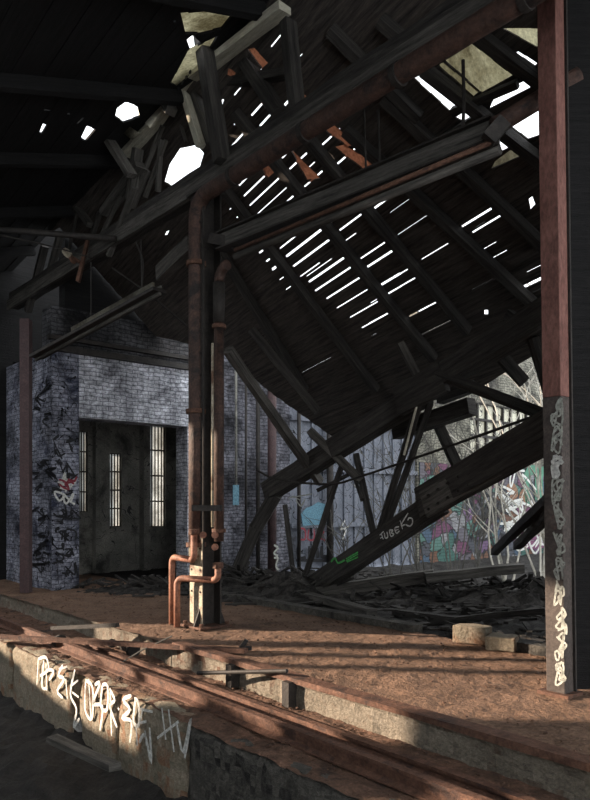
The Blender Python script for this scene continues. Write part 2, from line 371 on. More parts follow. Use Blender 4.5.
# outdoor wall: window opening a from w0 to w1
w0 = onB(470, 430, BW).dot(N); w1 = onB(556, 430, BW).dot(N)
wz0 = onB(475, 452, BW).z; wz1 = onB(475, 402, BW).z
struct('wall_right', MB().abox(16.6, w0, BW, BW+TH, -.8, 7.6).abox(w1, 34, BW, BW+TH, -.8, 7.6).abox(w0, w1, BW, BW+TH, -.8, wz0).abox(w0, w1, BW, BW+TH, wz1, 7.6), m_outwall)
mw = struct('mural', MB().prism([AB(16.7, BW-.03, -.1), AB(32, BW-.03, -.1), AB(32, BW-.03, wz0-.45), AB(16.7, BW-.03, wz0-.45)], U*.028), m_mural)
win = struct('window_1', MB().abox(w0-.05, w1+.05, BW+.1, BW+.2, wz0, wz1), m_wpane)
mb = MB(); k = 0
nx = 11
for i in range(nx+1):
    a = w0+(w1-w0)*i/nx; mb.abox(a-.04, a+.04, BW+.02, BW+.1, wz0, wz1)
for i in range(4):
    z = wz0+(wz1-wz0)*i/3; mb.abox(w0, w1, BW+.02, BW+.1, z-.04, z+.04)
struct('window_frame', mb, m_iron, win)
# room behind the doorway, three barred windows
RB = BW+3.0
rw = []
for px0, px1, py0, py1 in ((80, 88, 431, 512), (110, 122, 453, 527), (150, 166, 424, 527)):
    rw.append((onB(px0, 470, RB).dot(N), onB(px1, 470, RB).dot(N), onB(px0, py1, RB).z, onB(px0, py0, RB).z))
mb = MB(); a = 5.4
for (q0, q1, z0, z1) in rw:
    mb.abox(a, q0, RB, RB+.35, -.1, 5); mb.abox(q0, q1, RB, RB+.35, -.1, z0); mb.abox(q0, q1, RB, RB+.35, z1, 5); a = q1
mb.abox(a, 11.5, RB, RB+.35, -.1, 5)
struct('wall_room', mb, m_room)
struct('wall_room_side', MB().abox(11.3, 11.6, BW+TH, RB, -.1, 5), m_room)
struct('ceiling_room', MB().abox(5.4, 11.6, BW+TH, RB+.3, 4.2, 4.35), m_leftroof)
struct('floor_room', MB().abox(7.3, 11.6, BW, RB, -.3, -.02), m_dirt)
for i, (q0, q1, z0, z1) in enumerate(rw):
    w = struct('window_%d' % (i+2), MB().abox(q0, q1, RB+.15, RB+.17, z0, z1), m_wglass)
    mb = MB(); nbar = (3, 4, 5)[i]
    for k in range(nbar+1):
        a = q0+(q1-q0)*k/nbar; mb.tube([AB(a, RB+.08, z0), AB(a, RB+.08, z1)], .02, 6)
    for k in range(5):
        z = z0+(z1-z0)*k/4; mb.abox(q0, q1, RB+.06, RB+.1, z-.02, z+.02)
    struct('window_bars', mb, m_iron, w)
struct('trim_2', MB().abox(rw[0][1]+.12, rw[1][0]-.1, RB-.2, RB, -.1, 4.2), m_room)
struct('trim_3', MB().abox(rw[1][1]+.5, rw[2][0]-.12, RB-.25, RB, -.1, 4.2), m_room)
# left end wall, mostly out of frame; its opening is made up to shape the low sun
GB = 16.5; g0, g1, gz0, gz1 = -7.7, -1.95, 1.8, 5.9
mb = MB().abox(-9, g0, GB, GB+.3, -1.2, 12).abox(g1, 5.5, GB, GB+.3, -1.2, 8).abox(g0, g1, GB, GB+.3, -1.2, gz0).abox(g0, g1, GB, GB+.3, gz1, 12).abox(5.5, 9, GB, GB+.3, 5, 8.4)  # top raised to keep the sun off the girder
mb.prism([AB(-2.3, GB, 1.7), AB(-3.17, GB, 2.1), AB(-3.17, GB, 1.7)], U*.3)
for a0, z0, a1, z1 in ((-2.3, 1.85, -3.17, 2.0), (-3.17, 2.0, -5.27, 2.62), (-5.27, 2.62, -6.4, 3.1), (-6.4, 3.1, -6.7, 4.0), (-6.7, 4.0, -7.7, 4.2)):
    mb.prism([AB(a0, GB, 1.7), AB(a1, GB, 1.7), AB(a1, GB, z1), AB(a0, GB, z0)], U*.3)  # made-up sill profile, shades the lower faces of the pit blocks
mb.abox(-3.9, -3.6, GB, GB+.2, 2.95, gz1).abox(-4.62, -4.5, GB, GB+.2, 3.2, gz1).abox(-5.38, -5.29, GB, GB+.2, 3.3, gz1)  # added bars that cast the shadow bands across the platform
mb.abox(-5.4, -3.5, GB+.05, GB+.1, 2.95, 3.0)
struct('wall_left_sun_mask', mb, m_leftroof)
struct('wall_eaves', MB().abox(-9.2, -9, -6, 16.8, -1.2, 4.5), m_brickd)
# added dark board partition, keeps the frame edge right of the post dark
mb = MB(); RP = P(575, 690, 6.4)
for i in range(9):
    q = V((2.52+.26*i, 6.5+.06*i, 0)); mb.box((q.x, q.y, -.05), (q.x+.25, q.y+.05+.01*(i % 2), 7.2))
struct('wall_added_partition', mb, m_leftroof)
# ================================================================== ROOF SLOPES (boards cut around real gaps)
def plane_roof(O, sa, tb):
    nn = (ZZ + N*sa + U*tb).normalized(); return O, nn
RO = AB(5.5, 9, 7.8)
_, RN = plane_roof(RO, .85, .10)
def Z(ox, oy, sc, L): return [tuple((ox if i % 2 == 0 else oy)+v/sc if i < 4 else v for i, v in enumerate(t)) for t in L]
slits = Z(200, 190, 2.95, [(187,95,278,15,3),(173,188,192,172,3),(193,214,211,199,3),(211,238,231,221,4),(232,268,251,251,3),(253,297,271,281,2),(235,175,297,123,2.4),
 (254,202,356,115,4),(275,230,378,146,3.6),(297,260,350,212,2),(318,262,383,197,1.5),(322,278,420,198,3.6),(341,303,440,225,3.4),(375,328,465,256,3),(406,354,490,290,2.2),
 (445,382,520,325,2.4),(480,413,550,361,2),(378,98,440,60,2.6),(408,118,478,75,3),(425,150,462,130,2.2),(508,55,590,5,3.4),(463,205,550,155,4),(483,232,573,180,4),
 (527,287,590,247,4),(550,310,590,285,3.5),(305,545,380,490,.9),(505,433,518,425,1.5)])
slits += Z(370, 200, 2.95, [(5,27,48,0,2),(55,37,118,0,1),(78,103,170,48,1.2),(25,258,118,200,3.2),(47,282,140,225,2.6),(115,348,203,297,2.8),(147,407,248,345,1.5),
 (268,78,360,28,4),(298,96,392,48,3.4),(330,148,372,127,1.8),(357,172,405,150,2.2),(380,192,470,143,2.2),(150,178,230,130,2),(450,262,522,222,5),(462,215,522,183,1.8),
 (300,268,360,233,.8),(472,275,510,260,1),(0,305,20,293,2.4),(0,370,47,332,2),(305,85,340,66,1)])
slits += Z(180, 20, 2.95, [(135,390,197,325,2.4),(185,520,278,437,2.6),(203,549,298,463,2.8),(222,577,318,490,3),(320,572,357,540,3),(170,490,207,458,2.6),(297,407,337,378,4),
 (318,438,377,397,2.8),(362,490,423,450,2.6),(365,445,398,423,1.6),(405,375,475,325,2.8),(430,400,480,370,1.3),(452,430,526,377,3),(230,313,272,280,3.4),(207,282,243,250,3),
 (182,250,213,223,2),(156,222,188,192,2),(112,252,130,237,2.6),(300,258,328,233,3.6),(232,147,257,125,2.6),(262,75,305,47,2.2),(157,310,175,293,2.4),(143,560,160,545,2.6),
 (165,585,180,572,2.4),(135,525,143,518,2),(340,118,362,103,1)])
def PZ(ox, oy, sc, L): return [[(ox+x/sc, oy+y/sc) for x, y in pl] for pl in L]
holes = PZ(400, 30, 3.69, [[(50,180),(75,170),(225,265),(180,298)], [(165,115),(265,52),(415,170),(300,235)], [(137,130),(160,122),(290,230),(270,248)],
 [(330,290),(350,245),(465,185),(490,208)], [(388,340),(440,305),(545,255),(545,380),(470,405)], [(203,325),(255,293),(283,318),(240,345)],
 [(322,435),(385,402),(415,430),(350,460)], [(335,515),(352,482),(425,432),(455,462)], [(375,-5),(540,-5),(540,85)], [(425,85),(437,80),(505,125),(495,135)]])
glassy = [(holes[1], 'beige'), (holes[2], 'beige'), (holes[7], 'grey'), (holes[8], 'beige')]
orange = PZ(200, 20, 2.68, [[(125,80),(145,76),(182,116),(165,130)], [(240,345),(265,368),(322,425),(285,431)], [(325,290),(360,283),(425,338),(393,340)], [(358,342),(388,335),(478,395),(440,404)],
 [(165,400),(205,380),(217,395),(180,425)], [(160,215),(170,212),(195,250),(185,252)], [(75,128),(95,142),(88,158),(70,150)], [(268,200),(280,200),(300,215),(272,225)]])
holes += PZ(100, 30, 4.21, [[(270,640),(290,570),(335,500),(405,485),(435,520),(420,575),(310,668)], [(430,300),(440,272),(462,268),(455,295)], [(497,305),(520,290),(515,320)], [(420,400),(432,392),(436,412),(424,416)], [(258,690),(285,665),(290,690),(265,705)]])
holes += [[(528, 200), (532, 197), (535, 205), (530, 210)], [(484, 310), (488, 310), (488, 315), (484, 315)], [(478, 143), (481, 142), (482, 145), (479, 146)], [(164, 236), (166, 232), (169, 231), (167, 235)]]
def deck_builder(O, nn, pdir, pr, qr, roww, holes_uv, cuts_uv, slits_uv, thick, mb, lap=.012):
    """boards in rows along pdir; every hole is cut from the boards by scan bands"""
    e_p = (pdir-nn*pdir.dot(nn)).normalized(); e_q = nn.cross(e_p).normalized()
    polys = holes_uv+cuts_uv
    rects = []
    for (p0, p1, q, g) in slits_uv: rects.append([(p0, q-g), (p1, q-g), (p1, q+g), (p0, q+g)])
    polys = polys+rects
    r = 0; q = qr[0]
    while q < qr[1]:
        w = roww*random.uniform(.85, 1.15); q1 = q+w
        br = [q]
        for y in sorted({v[1] for pl in polys for v in pl if q < v[1] < q1}):
            if y-br[-1] > .004 and q1-y > .004: br.append(y)
        br.append(q1)
        off = (r % 2)*lap + random.uniform(0, .004); r += 1
        for qa, qb in zip(br, br[1:]):
            pieces = [(pr[0], pr[0], pr[1], pr[1])]
            for pl in polys:
                iv = []
                for qq in (qa+1e-4, qb-1e-4):
                    xs = []
                    for (x0, y0), (x1, y1) in zip(pl, pl[1:]+pl[:1]):
                        if (y0-qq)*(y1-qq) < 0: xs.append(x0+(x1-x0)*(qq-y0)/(y1-y0))
                    iv.append((min(xs), max(xs)) if len(xs) > 1 else None)
                if None in iv: continue
                (l0, r0), (l1, r1) = iv; lm = (l0+l1)/2; rm = (r0+r1)/2; out = []
                for (L0, L1, R0, R1) in pieces:
                    Lm = (L0+L1)/2; Rm = (R0+R1)/2
                    if rm <= Lm or lm >= Rm: out.append((L0, L1, R0, R1)); continue
                    if lm > Lm: out.append((L0, L1, l0, l1))
                    if rm < Rm: out.append((r0, r1, R0, R1))
                pieces = out
            for (L0, L1, R0, R1) in pieces:
                if (R0+R1-L0-L1)/2 < .01: continue
                pts = [O+e_p*x+e_q*y+nn*off for x, y in ((L0, qa), (R0, qa), (R1, qb), (L1, qb))]
                i = len(mb.v); mb.prism(pts, nn*thick)
                for f in range(len(mb.f)-6, len(mb.f)):
                    mb.uv[f] = [((mb.v[k]-O).dot(e_p)+r*3.7, (mb.v[k]-O).dot(e_q)+(mb.v[k]-O).dot(nn)) for k in mb.f[f]]
        q = q1
    return e_p, e_q
seg_d = V((0, 0, 0))
for s in slits:
    a, b = onP(s[0], s[1], RO, RN), onP(s[2], s[3], RO, RN); seg_d += (b-a)
PD = seg_d.normalized(); EP = (PD-RN*PD.dot(RN)).normalized(); EQ = RN.cross(EP).normalized()
def uvr(p, O=RO, ep=EP, eq=EQ): p = p-O; return (p.dot(ep), p.dot(eq))
def img_uv(poly): return [uvr(onP(x, y, RO, RN)) for x, y in poly]
sl = []
for s in slits:
    A = onP(s[0], s[1], RO, RN); B = onP(s[2], s[3], RO, RN)
    (pa, qa), (pb, qb) = uvr(A), uvr(B)
    mx, my = (s[0]+s[2])/2, (s[1]+s[3])/2
    dx, dy = s[2]-s[0], s[3]-s[1]; l = math.hypot(dx, dy); t = s[4]*.30
    c1 = uvr(onP(mx-dy/l*t, my+dx/l*t, RO, RN)); c2 = uvr(onP(mx+dy/l*t, my-dx/l*t, RO, RN))
    sl.append((min(pa, pb), max(pa, pb), (qa+qb)/2, abs(c1[1]-c2[1])/2))
def uv3(p): return uvr(p)
# cut-offs: ridge, back wall, below the eave (three convex pieces)
def on_plane_ab(a, b): return AB(a, b, 7.8-.85*(a-5.5)-.10*(b-9))
def cutpoly(abl): return [uvr(on_plane_ab(a, b)) for a, b in abl]
cuts = [cutpoly([(5.45, -30), (5.45, 40), (-30, 40), (-30, -30)]), cutpoly([(-20, 13.85), (40, 13.85), (40, 60), (-20, 60)]), cutpoly([(-20, -3), (40, -3), (40, -60), (-20, -60)])]
eave = [(150, 335), (224, 352), (268, 391), (332, 437), (410, 408), (482, 387), (540, 352), (640, 292)]
for (x0, y0), (x1, y1) in zip(eave, eave[1:]):
    cuts.append([uvr(onP(x, y, RO, RN)) for x, y in ((x0, y0), (x1, y1), (x1, 640), (x0, 640))])
cuts.append(cutpoly([(13.6, -60), (13.6, 60), (60, 60), (60, -60)]))
roof = thing('collapsed_roof', 'racked black board roof slope on the right, light showing between its boards', 'roof', AB(9, 8, 0))
mb = MB()
qs = [uvr(on_plane_ab(a, b))[1] for a in (5.4, 13.7) for b in (-3, 13.9)]; ps = [uvr(on_plane_ab(a, b))[0] for a in (5.4, 13.7) for b in (-3, 13.9)]
deck_builder(RO, RN, PD, (min(ps), max(ps)), (min(qs), max(qs)), .17, [img_uv(h) for h in holes+orange], cuts, sl, .025, mb)
mb.build('roof_boards', m_deck, roof)
def under(px, py, drop=.1): return onP(px, py, RO-RN*drop, RN)
for (x0, y0, x1, y1) in ((198,215,305,390),(225,190,376,390),(234,112,434,359),(290,117,468,332),(345,130,540,310),(384,98,548,250),(424,70,550,170),(478,36,560,98),(330,30,420,118),(380,20,430,64)):
    MB().beam(under(x0, y0), under(x1, y1), .12, .16, RN, .006).build('rafter', m_wood, roof)
for (x0, y0, x1, y1) in ((452,112,518,84),(440,140,486,112)):
    MB().beam(under(x0, y0, .05), under(x1, y1, .05), .09, .09, RN, .004).build('trimmer', m_wood, roof)
for pl in orange:
    mb = MB(); mb.prism([onP(x, y, RO+RN*.05, RN) for x, y in [(sum(p[0] for p in pl)/4+(x-sum(p[0] for p in pl)/4)*1.12, sum(p[1] for p in pl)/4+(y-sum(p[1] for p in pl)/4)*1.12) for x, y in pl]], RN*.012)
    tag(mb.build('roof_sheet', m_orange, roof), 'rust red sheet glowing behind a gap in the boards')
for pl, c in glassy:
    gx, gy = sum(p[0] for p in pl)/len(pl), sum(p[1] for p in pl)/len(pl)
    mb = MB().prism([onP(gx+(x-gx)*1.08, gy+(y-gy)*1.08, RO+RN*.06, RN) for x, y in pl], RN*.01)
    tag(mb.build('skylight_pane', m_pane if c == 'grey' else m_sheet, roof), 'dirty skylight pane')
# left slope
LO = AB(5.5, 9, 7.85); LN = (ZZ - N*.30 + U*.10).normalized()
LPD = (U - ZZ*.1); LEP = (LPD-LN*LPD.dot(LN)).normalized(); LEQ = LN.cross(LEP).normalized()
lh = PZ(20, 20, 3.28, [[(63,370),(75,340),(90,345),(72,375)], [(200,390),(220,350),(248,360),(222,402)], [(312,320),(318,290),(345,270),(385,285),(395,320),(340,338)], [(80,295),(102,298),(102,302),(80,300)],
  [(185,340),(206,320),(209,323),(188,343)], [(155,308),(165,308),(165,314),(156,313)], [(505,5),(512,5),(512,12),(505,12)]])
lh += [[(187, 41), (193, 36), (201, 43), (198, 49), (190, 49)]]
lsheet = [[(181, 14), (240, 8), (222, 30), (200, 35), (186, 35)], [(188, 51), (218, 37), (200, 68), (177, 88), (171, 84)], [(137, 112), (145, 82), (148, 90), (150, 105), (160, 88), (166, 96), (150, 125)]]
mb = MB()
lopen = [[(2.2, 9), (2.2, 17), (-9, 17), (-9, 9)]]  # unseen roof opening, added to let the low sun reach the column
def luv(p): p = p-LO; return (p.dot(LEP), p.dot(LEQ))
def lab(a, b): return AB(a, b, 7.85-.30*(5.5-a)-.10*(b-9))
qs = [luv(lab(a, 0))[1] for a in (5.5, -9.1)]
lps = [luv(lab(0, b))[0] for b in (-2.5, 17)]
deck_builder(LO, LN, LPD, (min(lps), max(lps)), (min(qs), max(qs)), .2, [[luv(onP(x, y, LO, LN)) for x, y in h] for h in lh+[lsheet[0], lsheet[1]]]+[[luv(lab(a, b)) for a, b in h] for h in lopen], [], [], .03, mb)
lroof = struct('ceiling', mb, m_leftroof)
for b in (1, 3, 5, 7, 9, 11, 13, 15):
    struct('rafter', MB().beam(lab(5.4, b)-LN*.1, lab(-8.9 if b < 9 else 2, b)-LN*.1, .12, .18, LN), m_leftroof, lroof)
for i, h in enumerate(lsheet[:2]):
    struct('torn_sheet', MB().prism([onP(x, y, LO+LN*.05, LN) for x, y in [(sum(p[0] for p in h)/len(h)*-.08+x*1.08, sum(p[1] for p in h)/len(h)*-.08+y*1.08) for x, y in h]], LN*.01), m_sheet, lroof)
# ================================================================== RIDGE TRUSS AND COLUMN ROW
TA = 5.45
tr = thing('ridge_truss', 'dark timber truss under the ridge with splintered pale top chord and leaning struts', 'truss', AB(TA, 8, 0))
MB().beam(AB(TA, 16.3, 6.33), AB(TA, -1, 6.22), .22, .34, ZZ, .012).build('bottom_chord', m_wood, tr)
MB().beam(AB(TA-.14, 16.3, 6.22), AB(TA-.14, -1, 6.1), .06, .22, ZZ, .006).build('side_plank', m_wood2, tr)
def tp(px, py, a=TA): return onA(px, py, a)
MB().beam(tp(105, 213), tp(141, 165), .12, .2, N, .008).build('top_chord', m_wood2, tr)
tag(MB().beam(tp(126, 155), tp(196, 72), .10, .20, N, .012).build('top_chord', m_pale, tr), 'pale bare length of the chord')
tag(MB().beam(tp(194, 77), tp(285, 8), .10, .20, N, .012).build('top_chord', m_pale, tr), 'pale bare length of the chord')
o = MB().beam(tp(167, 100, TA-.1), tp(192, 62, TA-.1), .05, .34, N).build('splice_plate', m_pale, tr); o['label'] = 'pale plate drilled with a double row of holes'
for i in range(6):
    for j in (-1, 1):
        c = tp(170+19*i/5, 96-28*i/5, TA-.13); MB().disc(c+ZZ*.07*j+U*.03*j, N, .028, .012, 8).build('bolt', m_black, o)
for (x0, y0, x1, y1, w, m, da) in ((158,88,171,112,.16,m_wood2,-.15),(138,149,131,200,.15,m_wood2,0),(163,126,134,196,.07,m_wood2,.1),(166,140,145,197,.06,m_wood2,.1),(183,87,201,146,.12,m_pale,.05),
    (193,87,213,143,.13,m_wood2,.15),(201,26,222,162,.2,m_wood,-.2),(236,46,280,114,.2,m_wood,.3),(218,85,294,72,.15,m_wood,.35),(209,86,238,48,.12,m_wood2,.2),(288,22,298,116,.17,m_wood,0),
    (147,170,132,208,.1,m_wood2,.2),(161,140,158,192,.07,m_wood2,.1),(120,196,92,256,.06,m_wood2,0),(135,188,109,256,.09,m_wood2,-.1),(60,236,46,288,.13,m_wood2,0),(45,246,28,312,.14,m_wood,0),
    (69,196,90,225,.13,m_wood2,.1),(80,200,66,262,.05,m_wood,.1),(176,110,186,142,.05,m_wood2,.25),(100,212,84,262,.08,m_wood,.1)):
    MB().beam(tp(x0, y0, TA+da), tp(x1, y1, TA+da), w*.75, w, N, .006).build('strut', m, tr)
solo('ridge_brace', MB().beam(tp(100, 126, TA-.5), tp(132, 176, TA-.25), .09, .17, N, .006), m_wood2, 'short grey board hanging loose beside the bright hole in the left roof', 'board')
mb = MB(); sp = [tp(x, y, TA-.3) for x, y in ((108,120),(122,121),(140,134),(132,140),(113,125))]; mb.prism(sp, N*.01)
solo('bent_tin_sheet', mb, m_pane, 'bent pale tin sheet under the bright hole in the left roof', 'sheet')
mb = MB(); mb.prism([tp(x, y, TA-.12) for x, y in ((137,113),(143,84),(147,90),(148,104),(140,118))], N*.03); mb.prism([tp(x, y, TA-.12) for x, y in ((140,118),(148,104),(160,86),(168,100),(150,128))], N*.03)
solo('splintered_board', mb, m_pale, 'splintered pale board end sticking up above the ridge truss', 'board')
# pipes along the truss and down the column
def arc(c, x, y, r, a0, a1, n=8): return [V(c)+V(x)*(r*math.cos(a0+(a1-a0)*k/n))+V(y)*(r*math.sin(a0+(a1-a0)*k/n)) for k in range(n+1)]
colb = G(206, 626); ca, cb = colb.dot(N), colb.dot(U)
pA = ca-.16; pb = onA(196, 400, pA).dot(U)
zt = 5.95; rp = .105
pipe = thing('heating_pipe', 'thick flaking brown pipe climbing the column and bending along the truss', 'pipe', AB(pA, pb, .9))
cc = AB(pA, pb-.28, zt-.28)
pts = [AB(pA, pb, 1.15), AB(pA, pb, 2.5), AB(pA, pb, 4)] + arc(cc, U, ZZ, .28, 0, math.pi/2) + [AB(pA, pb-1.5-k*1.0, zt+.01*math.sin(k)) for k in range(9)]
MB().tube(pts, rp, 16).build('pipe_run', m_pipe, pipe, True)
tag(MB().tube([AB(pA, pb, .95), AB(pA, pb, 2.9)], rp*.97, 16).build('pipe_lower_length', m_cream, pipe, True), 'lower length with worn cream paint')
for z in (5.05, 3.0, 1.15): MB().disc(AB(pA, pb, z), ZZ, rp*1.35, .06).build('flange', m_rust, pipe)
for k in range(4): MB().disc(AB(pA, pb-.9-1.4*k, zt), U, rp*1.15, .07).build('pipe_clamp', m_iron, pipe)
column = thing('steel_column', 'riveted iron column in mid hall carrying the truss, with flared foot', 'column', AB(ca, cb, 0))
mb = MB().abox(ca-.14, ca+.14, cb-.012, cb+.012, .02, 6.05); mb.build('web', m_iron, column)
for s in (-1, 1): MB().abox(ca+.14*s-.014, ca+.14*s+.014, cb-.16, cb+.16, .02, 6.05).build('column_flange', m_iron, column)
tag(MB().abox(ca-.165, ca-.155, cb-.16, cb+.16, .05, 1.3).build('painted_face', m_cream, column), 'cream painted left face near the foot')
MB().abox(ca-.26, ca+.26, cb-.26, cb+.26, 0, .03).build('base_plate', m_rust, column)
for sa in (-1, 1):
    for sb in (-1, 1): 
        MB().disc(AB(ca+.21*sa, cb+.21*sb, .05), ZZ, .03, .05, 6).build('anchor_bolt', m_rust, column)
for s in (-1, 1):
    MB().prism([AB(ca+.16*s, cb-.1, .03), AB(ca+.26*s, cb-.1, .03), AB(ca+.16*s, cb-.1, .28)], U*.02).build('gusset', m_iron, column)
MB().abox(ca-.2, ca+.2, cb-.2, cb+.2, 6.03, 6.06).build('cap_plate', m_iron, column)
for z in [0.5+.3*k for k in range(18)]:
    for s in (-1, 1): MB().disc(AB(ca-.165, cb+.11*s, z), N, .016, .02, 6).build('rivet', m_iron, column)
# second pipe on the right side of the column
p2 = onP(219, 400, AB(0, cb-.3, 0), U); p2a = p2.dot(N); p2b = cb-.3
pipe2 = thing('riser_pipe', 'slimmer brown pipe standing on the right of the column, cream paint at its foot', 'pipe', AB(p2a, p2b, 1.2))
MB().tube([AB(p2a, p2b, 1.2), AB(p2a, p2b, 3), AB(p2a, p2b, 4.75)] + arc(AB(p2a, p2b-.2, 4.75), U, ZZ, .2, 0, math.pi/2, 5), .07, 12).build('pipe_run', m_pipe, pipe2, True)
tag(MB().tube([AB(p2a, p2b, 4.2), AB(p2a, p2b, 4.75)], .082, 12).build('pipe_sleeve', m_iron, pipe2, True), 'black sleeve at the top')
for z in (4.15, 1.35): MB().disc(AB(p2a, p2b, z), ZZ, .1, .05).build('flange', m_rust, pipe2)
MB().tube([AB(p2a-.12, p2b-.02, 1.4), AB(p2a-.12, p2b-.02, 3.9)], .018, 8).build('thin_conduit', m_cream, pipe2, True)
# small bent pipes at the foot with valves
def bent(name, label, px, py_top, px_col, a_off, zb):
    q = G(px, 627 if px > 174 else 624, .0); top = q.z + 0
    d = q.y; zt_ = P(px, py_top, d).z; r = .045; tgt = P(px_col, py_top-1, 9.45)
    dirv = V((tgt.x-q.x, tgt.y-q.y, 0)); L_ = dirv.length; dirv.normalize()
    pts = [q, q+ZZ*(zt_-.12)] + arc(q+dirv*.1+ZZ*(zt_-.1), -dirv, ZZ, .1, 0, math.pi/2, 6) + [q+dirv*(L_-.08)+ZZ*zt_]
    pts += arc(q+dirv*(L_-.08)+ZZ*(zt_+.08), -ZZ, dirv, .08, 0, math.pi/2, 5) + [q+dirv*L_+ZZ*(zt_+zb)]
    t = thing(name, label, 'pipe', q)
    MB().tube(pts, r, 12).build('pipe_run', m_bend, t, True)
    e = q+dirv*L_+ZZ*(zt_+zb); MB().disc(e, ZZ, .075, .07).build('pipe_union', m_rust, t)
    return e
e1 = bent('bent_drain_pipe', 'outer and taller of two red-brown pipes bent down beside the column foot', 172, 557, 194, 0, .38)
e2 = bent('bent_drain_pipe', 'inner and lower of two red-brown pipes bent down beside the column foot', 177, 578, 218, 0, .2)
for (px, py, lab) in ((203, 535, 'small brass coloured valve knob left of the column middle'), (215, 535, 'upper small valve on the right side of the column foot'), (215, 547, 'lower small valve on the right side of the column foot')):
    c = P(px, py, 9.28); t = thing('valve', lab, 'valve', c, 'valves on the column')
    MB().disc(c, V((0, 1, 0)), .045, .08, 10).build('valve_body', m_bend, t); MB().tube([c, c+V((0, .25, 0))], .02, 8).build('valve_stem', m_rust, t)
    MB().disc(c-V((0, .07, 0)), V((0, 1, 0)), .038, .02, 8).build('hand_wheel', m_bend, t)
solo('strap_plate', MB().beam(P(192, 508, 9.35), P(222, 508, 9.35), .07, .08, ZZ), m_iron, 'black iron strap around pipes and column at half height', 'bracket')
# second girder with conduits
gir = thing('steel_girder', 'dark girder reaching from the column up to the right, conduits bracketed beneath', 'girder', P(222, 243, 9.55))
g_a = P(222, 243, 9.5); g_b = P(497, 131, 6.7)
MB().beam(g_a, g_b, .12, .22, ZZ, .004).build('girder_web', m_wood2, gir)
dv = (g_b-g_a).normalized()
for s in (-1, 1): MB().beam(g_a+ZZ*.11*s-N*.02, g_b+ZZ*.11*s-N*.02, .2, .02, ZZ).build('girder_flange', m_iron, gir)
tag(MB().tube([P(235, 257, 9.3), P(500, 150, 6.6)], .045, 10).build('conduit', m_wood2, gir, True), 'pale conduit')
MB().tube([P(235, 250, 9.25), P(494, 141, 6.55)], .025, 8).build('conduit', m_rust, gir, True)
MB().beam(P(488, 140, 6.55), P(504, 122, 6.55), .1, .14, ZZ).build('end_bracket', m_iron, gir)
MB().beam(P(212, 240, 9.55), P(240, 246, 9.4), .2, .14, ZZ).build('column_bracket', m_iron, gir)
solo('roof_pipe', MB().tube([P(494, 127, 6.6), P(578, 76, 6.55)], .085, 12), m_pipe, 'brown pipe continuing right from the girder end, below the white skylight', 'pipe', smooth=True)
MBh = MB().tube([P(463, 60, 7.2), P(464, 100, 7.2), P(463, 128, 7.2)], .018, 6)
solo('hanger_rod', MBh, m_iron, 'thin iron rod hanging between upper pipe and girder, in front of the skylight', 'rod')
for px, lab in ((378, 'left of two thin rods hanging below the brown pipe'), (364, 'right-leaning thin rod hanging beside the orange sheets')):
    solo('hanger_rod', MB().tube([P(px, 110, 8), P(px+2, 172, 8)], .012, 6), m_iron, lab, 'rod')
# ================================================================== RIGHT-HAND POST
pb0 = G(560, 694); q0 = pb0.dot(N); r0 = pb0.dot(U); lean = V((-.085, 0, 0))
def post_pt(da, db, z): return AB(q0+da, r0+db, z) + lean*(z/6)
def post_box(a0, a1, b0, b1, z0, z1):
    return MB().prism([post_pt(a0, b0, z0), post_pt(a1, b0, z0), post_pt(a1, b1, z0), post_pt(a0, b1, z0)], post_pt(0, 0, z1)-post_pt(0, 0, z0))
post = thing('iron_post', 'red-brown iron post at the right, its lower half scrawled with pale tags', 'post', pb0)
zc = P(556, 395, 6.15).z
post_box(-.075, .075, -.09, .09, zc, 6.6).build('shaft', m_post, post, bevel=.008)
tag(post_box(-.075, .075, -.09, .09, .02, zc).build('shaft', m_postlow, post, bevel=.008), 'lower length in grey-brown paint')
post_box(.075, .10, -.11, .11, .02, 6.6).build('rear_flange', m_iron, post)
post_box(-.13, .13, -.15, .15, 0, .03).build('base_plate', m_rust, post)
ax = (ZZ+lean/6).normalized(); pn = (N-ax*N.dot(ax)).normalized(); pp = post_pt(-.079, 0, 1)
rr = random.Random(5)
for row in range(11):
    yy = 402+row*26; mb = MB(); x0 = 551.5+row*.45; pts = []
    for j in range(15): pts.append((x0+rr.uniform(-.5, 11), yy+(j % 5)*5.2+rr.uniform(-4, 4)))
    pline(pts, pp, pn, .018 if row != 2 else .026, mb)
    o = mb.build('spray_tag', m_white if row == 2 else m_grey_spray, post)
    o['label'] = 'bright white tag' if row == 2 else 'grey-green looping tag'
# ================================================================== PIT: BLOCKS, RAILS, LOOSE IRON
CR1 = dict(sc=3.28, ox=20, oy=630)
TG = {0: [[(60,90),(55,180)],[(60,95),(85,90),(92,130),(65,150)],[(78,100),(72,185),(90,190)],[(85,110),(88,200)],[(90,130),(110,135),(95,165)]],
 1: [[(140,115),(125,150),(145,160),(122,200),(140,222)],[(128,128),(155,120)],[(150,160),(155,225)]],
 2: [[(180,130),(165,210),(185,260),(175,318),(195,290)],[(165,185),(190,165)],[(172,205),(192,220)]],
 3: [[(215,170),(213,260),(235,290),(238,190),(215,165)],[(225,160),(232,290)],[(245,180),(262,175),(240,240),(270,250),(262,330)],[(270,180),(265,250),(285,260),(287,185),(270,180)],[(295,190),(300,348)],[(295,195),(310,230),(295,250),(318,320)],[(321,255),(325,262)],
  [(365,215),(338,230),(360,260),(335,290),(365,300),(360,370)],[(378,230),(372,300),(390,310),(388,240),(375,225)],[(380,310),(385,380)],[(395,260),(435,268)],[(402,255),(395,300)],[(390,305),(415,300)],[(410,330),(415,380)],[(390,370),(410,345),(430,435),(425,320)]],
 4: [[(465,255),(478,360)],[(487,260),(505,400)],[(450,355),(520,300)],[(515,310),(535,400),(560,290),(540,420)]]}
FA = 3.3
